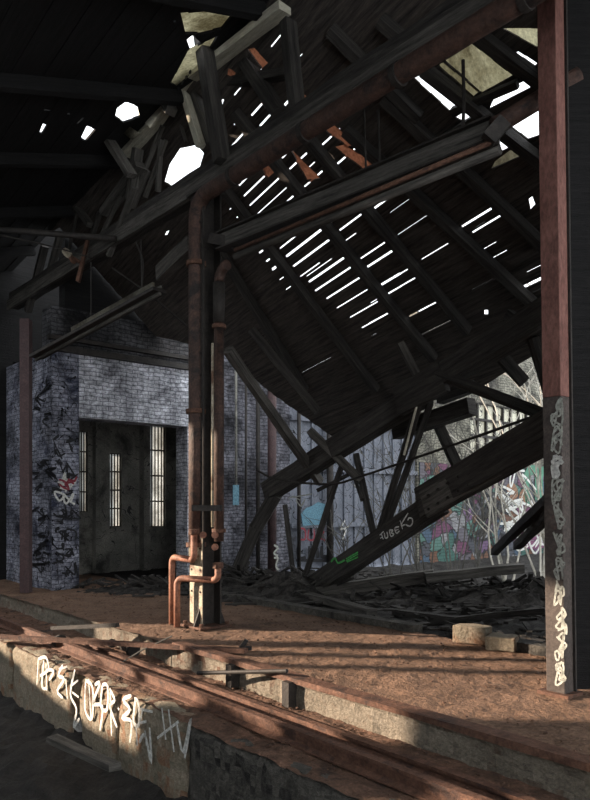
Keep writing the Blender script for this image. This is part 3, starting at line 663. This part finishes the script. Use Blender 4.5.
def block(b0, b1, depth, top, seed, m, name, label):
    """weathered block with rounded top front edge"""
    mb = MB(); nb = max(6, int((b1-b0)/.07)); prof = []
    R = .09
    prof = [(FA, -1.0+.0)] + [(FA, -.95+i*(.73-R+top+.22)/8) for i in range(1, 9)]
    prof += [(FA+R-R*math.cos(t*math.pi/2/4), top-R+R*math.sin(t*math.pi/2/4)) for t in range(1, 5)]
    prof += [(FA+R+(depth-R)*i/4, top) for i in range(1, 5)]
    k = len(prof)
    for j in range(nb+1):
        b = b0+(b1-b0)*j/nb; e = min(j, nb-j); rd = .05*max(0, 1-e/2)**2
        for (a, z) in prof:
            f = (fbm((a*2, b*2, z*2+seed), 2.2)-.4)*.03+(fbm((a, b, z+seed), 9)-.3)*.012
            mb.v.append(AB(a+f+rd*(a < FA+R), b, z+f*.7-rd*(z > top-.1)))
    for j in range(nb):
        for i in range(k-1):
            q = j*k+i; mb.f.append((q, q+1, q+k+1, q+k)); mb.uv.append(None)
    mb.f.append(tuple(range(k-1, -1, -1))); mb.uv.append(None)
    mb.f.append(tuple(range(nb*k, nb*k+k))); mb.uv.append(None)
    return solo(name, mb, m, label, 'block', 'pit edge blocks', smooth=True)
bl = {}
def b_at(px, py): return onA(px, py, FA).dot(U)
bs = [b_at(20, 655), b_at(71, 668), b_at(79, 672), b_at(117, 685), b_at(184, 712)]
bl[0] = block(bs[1], bs[0]+.35, .2, -.23, 1, m_conc, 'pit_block', 'rounded concrete pit block at far left tagged with two white letters')
bl[2] = block(bs[3]+.02, bs[2], .2, -.23, 5, m_conc, 'pit_block', 'short concrete pit block right of the dark cleft, mostly untagged')
bl[3] = block(bs[4], bs[3], .2, -.22, 9, m_conc, 'pit_block', 'long mossy concrete pit block bearing the tallest white dripping tag')
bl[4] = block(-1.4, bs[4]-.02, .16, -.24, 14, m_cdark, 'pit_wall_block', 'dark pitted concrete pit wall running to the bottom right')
block(bs[0]+.38, 16, .2, -.24, 20, m_conc, 'pit_block', 'farthest concrete pit block running out past the left edge')
for k, blk in ((0, 0), (1, 0), (2, 2), (3, 3), (4, 4)):
    mb = MB()
    for s in TG[k]: pline(s, AB(FA-.045, 0, 0), N, .04, mb, **CR1)
    mb.build('spray_tag', m_white, bl[blk])
def rail(name, label, a, z0, b0, b1, h=.13, m=m_rust):
    mb = MB(); prof = [(-.06, 0), (.06, 0), (.06, .015), (.01, .03), (.01, h-.035), (.035, h-.025), (.035, h), (-.035, h), (-.035, h-.025), (-.01, h-.035), (-.01, .03), (-.06, .015)]
    mb.prism([AB(a+x, b0, z0+y) for x, y in prof], U*(b1-b0)); return solo(name, mb, m, label, 'rail')
rail('steel_rail', 'rusted steel rail along the ledge just behind the tagged blocks', 3.66, -.23, -1, 16)
rail('steel_rail', 'thinner rusted rail on the ledge nearest the cream trench wall', 4.02, -.25, -1, 9.5, .08)
solo('edge_angle', MB().beam(AB(T+.02, -1.4, .015), AB(T+.02, cb-.9, .015), .16, .05, ZZ, .006), m_rust, 'rusted angle iron edging the platform above the cream trench wall', 'edging')
p, q = P(-10, 636, 9.85), P(246, 652, 7.95)
q.z = .045
solo('rusty_bar', MB().beam(p+(p-q)*.05, q, .10, .05, ZZ, .003), m_rust, 'long flat rusty bar lying across the pit from left edge to platform', 'bar')
solo('black_bar', MB().beam(P(52, 628, 9.7), P(118, 625, 9.0), .05, .05), m_iron, 'short black bar lying behind the rusty bar at left', 'bar')
a = onA(198, 673, 4.1); b = onA(287, 671, T-.05)
solo('black_pipe', MB().tube([a, b], .022, 8), m_iron, 'thin black pipe poking across the trench below the platform edge', 'pipe')
c = G(244, 650, .0); solo('iron_bracket', MB().beam(c+V((-.05, 0, .0)), c+V((.03, 0, .12)), .06, .05).beam(c+V((-.06, 0, .02)), c+V((.09, 0, .02)), .08, .04), m_iron, 'small black iron bracket on the platform edge', 'bracket')
solo('thin_stick', MB().tube([P(106, 672, 8.6), P(142, 650, 8.55), P(172, 636, 8.5)], .01, 5), m_twigd, 'thin stick leaning over the left pit blocks onto the rusty bar', 'stick')
for (px, lab) in ((233, 'left of two upright dark stubs against the cream trench wall'), (290, 'right of two upright dark stubs against the cream trench wall')):
    t = onA(px, 678, T-.06); solo('dark_stub', MB().beam(V((t.x, t.y, -.24)), V((t.x, t.y, .0)), .12, .1, U), m_iron, lab, 'stub')  # black blocks set where the trench wall has dark gaps
for i, (px, py, s) in enumerate(((125, 648, .07), (133, 653, .09), (60, 645, .1), (112, 645, .06))):
    c = G(px, py, -.2); mb = MB().disc(c+ZZ*s*.4, V((.6, -.8, .1)), s, s*.8, 9)
    solo('iron_lump', mb, m_iron, ('small iron lump by the ledge clips', 'larger iron lump next to the first rail end', 'leftmost iron lump on the far block', 'iron lump just under the rusty bar')[i], 'scrap', 'iron lumps on the ledge')
# kerb beyond the platform and blocks on it
kb = lambda px, py: onP(px, py, AB(7.25, 0, 0), N).dot(U)
struct('trim_4', MB().abox(7.25, 7.5, -2, 4.9, -.1, .10).abox(7.25, 7.45, 6.1, 13.7, -.1, .09), m_cdark)
solo('concrete_block', MB().beam(G(456, 641)+ZZ*.11, G(489, 645)+ZZ*.11, .22, .22, ZZ, .01, 4), m_conc, 'sunlit brown block upright at the platform back edge', 'block', bevel=.015)
solo('concrete_block', MB().beam(G(492, 651)+ZZ*.08+V((0, .2, 0)), G(523, 654)+ZZ*.08+V((0, .2, 0)), .3, .16, ZZ, .01, 4), m_conc, 'lower pale block lying right of the upright brown block', 'block', bevel=.015)
# ================================================================== FALLEN TRUSS
ft = thing('fallen_truss', 'dark fallen timber truss leaning from the floor up to the right-hand post', 'truss', G(302, 596))
C_l = P(268, 492, 14.0); C_r = P(556, 308, 8.6)
dch = (C_r-C_l).normalized()
MB().beam(C_l, P(425, 392, 11.0), .28, .36, ZZ, .012).build('upper_chord', m_wood, ft)
MB().beam(P(408, 398, 11.0), C_r+dch*.8, .26, .34, ZZ, .012).build('upper_chord', m_wood, ft)
MB().beam(P(398, 402, 10.9), P(444, 376, 10.2), .12, .46, ZZ, .008).build('splice_plank', m_wood, ft)
MB().beam(P(303, 594, 13.4), P(440, 502, 10.6), .24, .36, ZZ, .012).build('lower_chord', m_wood, ft)
LCa, LCb = P(425, 503, 10.55), P(580, 412, 8.1)
MB().beam(LCa, LCb, .3, .44, ZZ, .014).build('lower_chord', m_wood, ft)
sp_a, sp_b = P(424, 505, 10.3), P(496, 461, 9.2)
o = MB().beam(sp_a, sp_b, .06, .4, ZZ, .006).build('splice_plank', m_wood2, ft)
for k in range(7):
    for j in (-1, 1): MB().disc(sp_a.lerp(sp_b, (k+.5)/7)+ZZ*.1*j+V((-.02, -.06, 0)), V((.3, -1, 0)), .022, .03, 6).build('bolt', m_iron, o)
for (x0, y0, d0, x1, y1, d1, w, m) in ((400,343,10.8,429,398,10.8,.14,m_wood2),(421,396,10.7,375,546,12.5,.15,m_wood),(431,402,10.9,386,528,12.2,.13,m_wood),(438,374,10.3,552,418,8.8,.16,m_wood),
   (343,462,12.6,303,582,13.2,.15,m_wood),(356,455,12.5,375,540,11.9,.15,m_wood),(285,505,13.7,295,588,13.5,.14,m_wood),(436,420,11.8,463,478,11.2,.2,m_wood),(311,432,12.8,360,480,12.2,.2,m_wood2),(318,490,13.0,362,468,12.4,.1,m_wood),(362,500,11.9,352,470,12.4,.08,m_wood)):
    MB().beam(P(x0, y0, d0), P(x1, y1, d1), w*.7, w, V((0, -1, 0)), .005).build('strut', m, ft)
tag(MB().beam(P(417, 404, 10.6), P(404, 455, 10.8), .03, .05, V((0, -1, 0))).build('highlight_strip', m_pale, ft), 'pale strip painted as a highlight')  # pale strip stands in for the highlight on the strut
# spray tags on the lower chord
ddl = (LCb-LCa).normalized()
lc0, lc1 = P(303, 594, 13.4), P(440, 502, 10.6); dl = (lc1-lc0).normalized(); xl = dl.cross(ZZ).normalized()
if xl.y > 0: xl = -xl
fp = lc0+xl*.14
F1 = dict(sc=9.83, ox=370, oy=490)
mb = MB()
for s in ([(95,445),(135,405)],[(110,425),(130,485)],[(100,475),(125,460)],[(140,420),(150,470),(175,460),(165,410)],[(190,395),(205,455),(235,435),(210,420),(225,395),(190,395)],[(285,360),(245,375),(260,425),(290,400)],[(250,398),(280,385)],[(295,300),(320,385)],[(375,225),(305,345),(345,340)],[(370,300),(385,275),(415,285),(415,330),(390,355),(350,340)]):
    pline(s, fp, xl, .024, mb, **F1)
tag(mb.build('spray_tag', m_white, ft), 'pale handwritten tag')
mb = MB()
for s in ([(346,561),(358,554)],[(346,559),(358,552)],[(347,562),(358,557)],[(331,562),(335,558),(338,563),(345,560)]): pline(s, fp, xl, .035, mb)
tag(mb.build('spray_tag', m_green, ft), 'bright green dab')
mb = MB(); xc = dch.cross(ZZ).normalized(); xc = xc if xc.y < 0 else -xc
for s in ([(288,498),(312,494)],[(296,500),(301,506),(305,499)],[(292,496),(300,500)]): pline(s, C_l+xc*.17, xc, .03, mb)
tag(mb.build('spray_tag', m_grey_spray, ft), 'small pale tag at the low end')
# loose members of the collapse
LOOSE = [
 ('fallen_beam', 'thick charred beam slanting from rubble up to the low end of the fallen truss', [(236,574,14.2),(256,528,14.1),(276,494,13.9)], .26, .3, m_wood),
 ('fallen_beam', 'short dark joist end jutting below the roof edge, left of the pale window', [(396,432,12.0),(472,406,10.9)], .24, .26, m_wood),
 ('fallen_beam', 'dark joist stub higher under the roof edge, above the other stub', [(440,398,12),(472,386,11.4)], .16, .2, m_wood),
 ('diagonal_strut', 'long straight round-edged strut crossing from the column down to the fallen truss', [(228,350,11.0),(320,482,13.3)], .13, .15, m_wood2),
 ('hanging_rafter', 'black rafter end poking down below the left corner of the collapsed roof', [(252,330,13.2),(318,412,13)], .14, .16, m_wood),
 ('hanging_strut', 'board slanting at the right, its foot meeting the post', [(508,316,9.6),(541,344,9)], .1, .18, m_wood),
 ('hanging_strut', 'upright dark board behind the post, beside the bright twigs', [(533,338,9),(550,396,9)], .1, .18, m_wood),
 ('hanging_strut', 'dark board hanging beneath the roof edge, in front of the bright twigs', [(497,352,9.8),(524,383,9.8)], .1, .16, m_wood),
 ('leaning_pole', 'upper of two dark poles leaning on the post above the rubble', [(494,552,12.5),(556,492,8.6)], .11, .12, m_iron),
 ('leaning_pole', 'lower of two dark poles leaning on the post above the rubble', [(517,546,12),(556,508,8.6)], .12, .13, m_wood),
 ('hanging_beam', 'blunt black beam end hanging left of the column near its top', [(160,274,11.5),(192,244,10.6)], .16, .24, m_wood2),
 ('hanging_stick', 'rusty sunlit stick dangling from the truss chord at left', [(88,240,12.4),(78,282,12.4)], .05, .08, m_rust),
]
for (nm, lab, pts, w, h, m) in LOOSE:
    mb = MB()
    for a, b in zip(pts, pts[1:]):
        mb.beam(P(*a), P(*b), w, h, ZZ if abs(a[1]-b[1]) < 1.6*abs(a[0]-b[0]) else V((0, -1, 0)), .008)
    solo(nm, mb, m, lab, 'beam' if 'beam' in nm else 'board' if nm != 'leaning_pole' else 'pole')
solo('sagging_cable', MB().tube(smooth_line([P(256, 470, 13), P(280, 480, 13), P(330, 484, 12.5), P(362, 476, 12), P(450, 446, 10.2), P(540, 414, 8.6)], 6), .02, 6), m_iron, 'sagging black cable strung across the fallen truss', 'cable')
# left: trough light, horizontal pipe, wires, insulator
tl = thing('trough_light', 'long pale-edged trough light hanging askew below the left truss', 'light', P(98, 330, 11.6))
ta, tb = P(36, 357, 12.4), P(160, 290, 10.4)
MB().beam(ta, tb, .26, .05, ZZ).build('trough_body', m_iron, tl)
tag(MB().beam(ta.lerp(tb, .35)+V((0, -.14, .06)), ta.lerp(tb, .97)+V((0, -.14, .06)), .03, .1, ZZ, .005).build('trough_edge', m_pane, tl), 'pale edge')  # paler strip along most of the near edge
MB().beam(ta+V((0, .12, .05)), tb+V((0, .12, .05)), .03, .12, ZZ, .004).build('trough_edge', m_wood2, tl)
MB().tube([ta+V((0, 0, -.05)), tb+V((0, 0, -.05))], .03, 8).build('lamp_tube', m_wood2, tl, True)
MB().tube([P(91, 326, 11.55), P(91, 262, 11.55)], .01, 5).build('hanger_wire', m_iron, tl)
MB().tube([P(142, 300, 10.7), P(141, 240, 10.7)], .01, 5).build('hanger_wire', m_iron, tl)
solo('tie_rod', MB().tube([P(-5, 229, 12), P(116, 239, 11.6)], .05, 10), m_iron, 'level grey pipe at left just above the truss chord', 'pipe', smooth=True)
solo('slack_wire', MB().tube(smooth_line([P(-5, 234, 12), P(50, 246, 12), P(92, 258, 12)], 4), .013, 5), m_iron, 'slack black wire below the level pipe at left', 'wire')
solo('slack_wire', MB().tube(smooth_line([P(112, 268, 12), P(150, 295, 12), P(192, 330, 12)], 4), .02, 5), m_iron, 'thin wire running down right from the truss toward the column', 'wire')
solo('slack_wire', MB().tube(smooth_line([P(136, 243, 11), P(143, 262, 11), P(142, 286, 11)], 4), .014, 5), m_iron, 'short curled wire dangling under the truss chord', 'wire')
ins = thing('insulator', 'rusty knobbed insulator on the chord at left, catching the sun', 'insulator', P(68, 256, 12.3))
MB().tube([P(66, 252, 12.3), P(72, 258, 12.3), P(80, 262, 12.3)], .045, 8, .03).build('insulator_body', m_rust, ins, True)
MB().disc(P(67, 253, 12.25), V((1, -.6, .6)), .09, .05).build('insulator_skirt', m_cream, ins); MB().disc(P(73, 260, 12.25), V((1, -.6, .6)), .07, .04).build('insulator_skirt', m_rust, ins)
c = P(26, 450, 13.6); solo('boundary_post', MB().box((c.x-.09, c.y-.09, 0), (c.x+.09, c.y+.09, 5.3)), m_mauve, 'dark mauve post at the far left before the scrawled pier', 'post')
# ================================================================== BACK WALL FITTINGS
def wall_tube(px, py0, py1, r, nm, lab, m, off=.12):
    a = onB(px, py0, BW-off); b = onB(px, py1, BW-off); a.x = b.x; a.y = b.y
    o = solo(nm, MB().tube([b, a], r, 8), m, lab, 'pipe', smooth=True)
wall_tube(272, 358, 583, .11, 'down_pipe', 'mauve down pipe on the grey brick beyond the column', m_mauve, .25)
wall_tube(258, 350, 580, .05, 'conduit', 'black conduit immediately left of the mauve down pipe', m_iron)
wall_tube(236, 352, 506, .03, 'conduit', 'pale conduit nearest the column on the grey brick, ending in blue paint', m_room)
wall_tube(246, 352, 575, .03, 'conduit', 'thin dark conduit between pale conduit and mauve pipe', m_iron)
wall_tube(299, 380, 575, .05, 'conduit', 'dark conduit just right of the mauve down pipe on the sheeting', m_iron)
wall_tube(330, 400, 570, .09, 'post', 'dark upright on the blue-grey sheeting left of the blue paint cloud', m_iron)
mb = MB()
for (x, y0, y1) in ((236, 485, 505),): mb.prism([onB(233, y0, BW-.17), onB(239, y0, BW-.17), onB(239, y1, BW-.17), onB(233, y1, BW-.17)], U*.01)
tag(mb.build('blue_paint_patch', m_blue, wall_middle), 'blue paint band')
def wall_paint(nm, lab, m, strokes, w, off=.05, par=None, **k):
    mb = MB()
    for s in strokes: pline(s, AB(0, BW-off, 0), U, w, mb, **k)
    tag(mb.build(nm, m, par), lab)
mb = MB(); mb.prism([onB(x, y, BW-.05) for x, y in ((303,526),(301,514),(306,508),(312,506),(318,502),(325,504),(327,512),(326,524))], U*.008)
tag(mb.build('painted_cloud', m_blue, wall_sheeting), 'light blue sprayed cloud shape')
wall_paint('painted_tag', 'black block letters sprayed below the blue cloud', m_black, ([(298,546),(299,558),(306,558)],[(309,546),(309,558)],[(309,552),(316,548),(318,558)],[(322,546),(322,556),(328,557)],[(296,560),(330,561)]), .12, par=wall_sheeting)
wall_paint('painted_tag', 'faded mauve letters between blue cloud and black letters', m_red, ([(300,528),(299,538),(305,539),(305,530),(300,528)],[(309,529),(308,539),(314,539),(314,529)],[(318,529),(318,540)],[(318,530),(324,532),(319,536),(325,541)]), .05, par=wall_sheeting)
wall_paint('painted_tag', 'white tag high on the pale sheeting right of the truss strut', m_white, ([(345,520),(341,528),(346,530),(342,540)],[(340,530),(349,526)]), .05, par=wall_sheeting)
wall_paint('painted_tag', 'white upright letters at the foot of the mauve pipe', m_grey_spray, ([(274,545),(278,548),(274,553),(278,556)],[(274,558),(278,558),(276,566),(279,570)]), .05, off=.4, par=wall_middle)
wall_paint('painted_tag', 'pink scrawl on the wall at mid height left of the mauve pipe foot', m_red, ([(273,487),(277,492),(272,498),(277,503)],[(274,480),(277,486)]), .06, off=.4, par=wall_middle)
rr = random.Random(3)
def scrawl(n, x0, x1, y0, y1, sz):
    out = []
    for _ in range(n):
        x, y = rr.uniform(x0, x1), rr.uniform(y0, y1); out.append([(x+rr.uniform(-sz, sz), y+rr.uniform(-sz, sz)) for _ in range(rr.randint(3, 6))])
    return out
wall_paint('painted_tag', 'dense black scrawl over the front of the brick pier', m_black, scrawl(34, 57, 74, 440, 575, 7), .035, par=wall_pier)
wall_paint('painted_tag', 'white scrawl at head height on the front of the brick pier', m_white, scrawl(7, 60, 73, 462, 500, 7), .04, off=.06, par=wall_pier)
wall_paint('painted_tag', 'dark red scrawl on the front of the brick pier', m_red, scrawl(4, 60, 72, 478, 500, 6), .04, off=.07, par=wall_pier)
mb = MB()
for s in scrawl(26, 31, 52, 385, 570, 7): pline(s, AB(5.32, 0, 0), N, .04, mb)
tag(mb.build('painted_tag', m_black, wall_pier), 'black tags down the shaded left side')
for (x0, x1, cm, lab) in ((470, 505, m_black, 'black outlines over the left of the outdoor mural'), (505, 545, m_white, 'white outlines over the right of the outdoor mural')):
    wall_paint('mural_outline', lab, cm, scrawl(16, x0, x1, 475, 545, 13), .09, off=.06, par=mw)
wall_paint('mural_fill', 'large green sprayed letters at the right of the outdoor mural', mat('mural_green', (.06, .2, .13), (.12, .3, .2), None, 3, (1, 1, 1), .7, 0), ([(528,505),(527,475),(537,472),(537,500)],[(541,502),(541,474),(549,474),(549,500)]), .35, off=.055, par=mw)
wall_paint('mural_fill', 'magenta band along the foot of the outdoor mural', mat('mural_magenta', (.17, .05, .12), (.25, .1, .18), None, 3, (1, 1, 1), .7, 0), ([(518,532),(530,536),(546,534)],[(520,543),(535,545),(546,543)]), .3, off=.055, par=mw)
wall_paint('mural_fill', 'orange letter shapes at the middle of the outdoor mural', mat('mural_orange', (.24, .12, .07), (.34, .19, .11), None, 3, (1, 1, 1), .7, 0), ([(507,490),(512,486),(516,494),(510,500)],[(520,500),(524,492),(526,504)]), .28, off=.055, par=mw)
# ================================================================== RUBBLE AND LYING TIMBER
def lying(nm, lab, a, b, w, h, m): 
    return solo(nm, MB().beam(a, b, w, h, ZZ, .01), m, lab, 'beam')
lying('lying_beam', 'pale-topped beam lying at right of the fallen truss foot, left piece', P(318, 592, 12.9), P(434, 575, 12.4), .3, .2, m_wood2)
lying('lying_beam', 'pale-topped beam lying further right, just below the shrubs', P(425, 578, 12.2), P(522, 568, 12.2), .26, .16, m_wood2)
lying('lying_plank', 'grey plank edge on the rubble above the pale beams', P(322, 587, 13.3), P(520, 565, 13.0), .06, .1, m_wood2)
lying('lying_plank', 'long dark plank lying below the fallen truss foot, pointing right', P(295, 592, 12.8), P(372, 612, 10.8), .2, .1, m_wood2)
lying('lying_plank', 'dark plank lying flat behind the column foot', P(225, 606, 12), P(330, 600, 12.2), .18, .08, m_wood)
lying('lying_plank', 'board lying on the dark yard left of the post', P(430, 622, 10.4), P(548, 610, 9.2), .2, .08, m_wood)
lying('lying_plank', 'lowest board lying behind the concrete blocks', P(395, 612, 11), P(470, 621, 9.9), .16, .08, m_wood)
lying('lying_plank', 'broken board in the pit at bottom left', P(52, 738, 7.2), P(115, 768, 6.2), .12, .06, m_wood2)
rr = random.Random(8)
def heap(lab, cx, cy, d, w, h, n, cat='rubble'):
    c = G(cx, cy) if d is None else P(cx, cy, d); c.z = 0; mb = MB()
    nx = 26; i0 = 0
    for i in range(nx+1):
        for j in range(nx+1):
            x, y = (i/nx-.5)*2, (j/nx-.5)*2; rr_ = math.hypot(x, y)
            z = h*max(0, 1-rr_**1.5)*(.6+.8*fbm((x+cx, y, 1), 2))+.07*(fbm((x+cx, y, 5), 7)-.2)-(.12 if rr_ > 1 else .02)
            mb.v.append(c+V((x*w, y*w*.6, z)))
    for i in range(nx):
        for j in range(nx):
            k = i*(nx+1)+j; mb.f.append((k, k+nx+1, k+nx+2, k+1)); mb.uv.append(None)
    for _ in range(n):
        x, y = rr.gauss(0, .42), rr.gauss(0, .42); r_ = math.hypot(x, y)
        p0 = c+V((x*w, y*w*.6, h*max(0, 1-r_**1.5)*.8+.02)); L_ = rr.uniform(.12, .55); a_ = rr.uniform(0, 6.28)
        mb.beam(p0, p0+V((math.cos(a_)*L_, math.sin(a_)*L_*.6, rr.uniform(-.08, .2))), rr.uniform(.02, .1), rr.uniform(.02, .05), ZZ)
    tag(solo('rubble_heap', mb, m_debris, lab, cat), kind='stuff')
heap('heap of broken boards under the foot of the fallen truss', 285, 590, 13.2, 1.9, .5, 90)
heap('low heap of rubble below the lying pale beams', 450, 592, 12.6, 2.0, .35, 90)
heap('heap of splintered debris behind the iron column', 236, 590, 14, 1.2, .45, 60)
heap('rubble strewn at right below the leaning poles', 525, 588, 12.0, 1.5, .45, 70)
heap('low debris across the doorway threshold', 150, 583, 14.0, 1.5, .16, 60)
mb = MB()
for _ in range(900):
    a, b = rr.uniform(7.5, 13), rr.uniform(1, 13.5); p0 = AB(a, b, rr.uniform(-.02, .05)); L_ = rr.uniform(.05, .5); t = rr.uniform(0, 6.28)
    mb.beam(p0, p0+V((math.cos(t)*L_, math.sin(t)*L_, rr.uniform(0, .05))), rr.uniform(.02, .14), rr.uniform(.01, .04), ZZ)
tag(solo('yard_litter', mb, m_debris, 'broken laths and chips strewn over the dark yard floor', 'litter'), kind='stuff')
mb = MB()
for _ in range(1300):
    a = rr.choice((rr.uniform(T+.1, 7.2), rr.uniform(3.45, T-.05))); b = rr.uniform(1.5, 13)
    z = 0 if a > T else -.23 if a > 3.3 else -.95
    s = rr.uniform(.004, .014) if a > 3.3 else rr.uniform(.01, .04); p0 = AB(a, b, z+s*.2); t = rr.uniform(0, 6.28)
    mb.beam(p0, p0+V((math.cos(t)*s*2, math.sin(t)*s*2, s*.3)), s*1.5, s, ZZ, s*.2, 1)
tag(solo('grit', mb, m_ledge, 'grit and small stones scattered on the platform and rail ledge', 'grit'), kind='stuff')
# ================================================================== BARE SHRUBS OUTDOORS
def shrub(base, h, n, m, lab, rs, spread=.35, r=.022):
    g = random.Random(rs); mb = MB()
    def grow(p, d, L_, r_, lev):
        pts = [p]; k = 4
        for i in range(k):
            d = (d+V((g.uniform(-1, 1), g.uniform(-1, 1), g.uniform(-.5, .6)))*.22).normalized(); p = p+d*(L_/k); pts.append(p)
            if lev < 2 and i > 0:
                for _ in range(1 if lev else 2):
                    if g.random() < (.62 if m is m_twig else .8): grow(p, (d+V((g.uniform(-1, 1), g.uniform(-1, 1), g.uniform(-.4, .7)))*.9).normalized(), L_*g.uniform(.3, .55), r_*.6, lev+1)
        mb.tube(pts, r_, 4, r_*.45, False)
    for _ in range(n):
        t = g.uniform(0, 6.28); s = g.uniform(0, spread)
        grow(base+V((math.cos(t)*s*.6, math.sin(t)*s*.6, -.05)), V((math.cos(t)*s, math.sin(t)*s, 1)).normalized(), h*g.uniform(.7, 1.1), r, 0)
    solo('bare_shrub', mb, m, lab, 'shrub', 'bare shrubs beyond the collapsed roof', base=base)
SH = [(425,582,17,3.6,6,m_twigd,'grey bare shrub rising behind the fallen truss splice'),(455,582,16.5,3.8,5,m_twigd,'dense grey bare shrub left of the pale window'),(478,580,17,2.6,6,m_twigd,'low grey bare shrub before the dark left of the mural'),
 (505,580,15.5,2.3,5,m_twig,'pale bare shrub with straight stems before the middle of the mural'),(545,582,16,5.6,5,m_twig,'tall bright bare shrub reaching up beside the post'),(557,580,17,6.4,7,m_twig,'tallest bright bare shrub, mostly behind the post'),
 (564,572,19,7.6,9,m_twig,'bright bare shrub behind the post whose crown arches above the pale window'),(395,582,15.5,2.2,5,m_twigd,'small dark bare shrub behind the tagged beam'),(350,585,15,1.3,5,m_twigd,'knee-high dry stalks between the fallen truss struts')]
for i, (px, py, d, h, n, m, lab) in enumerate(SH):
    b = P(px, py, d); b.z = 0; shrub(b, h, n, m, lab, 40+i, .45 if m is m_twig else .35, .03 if m is m_twig else .02)
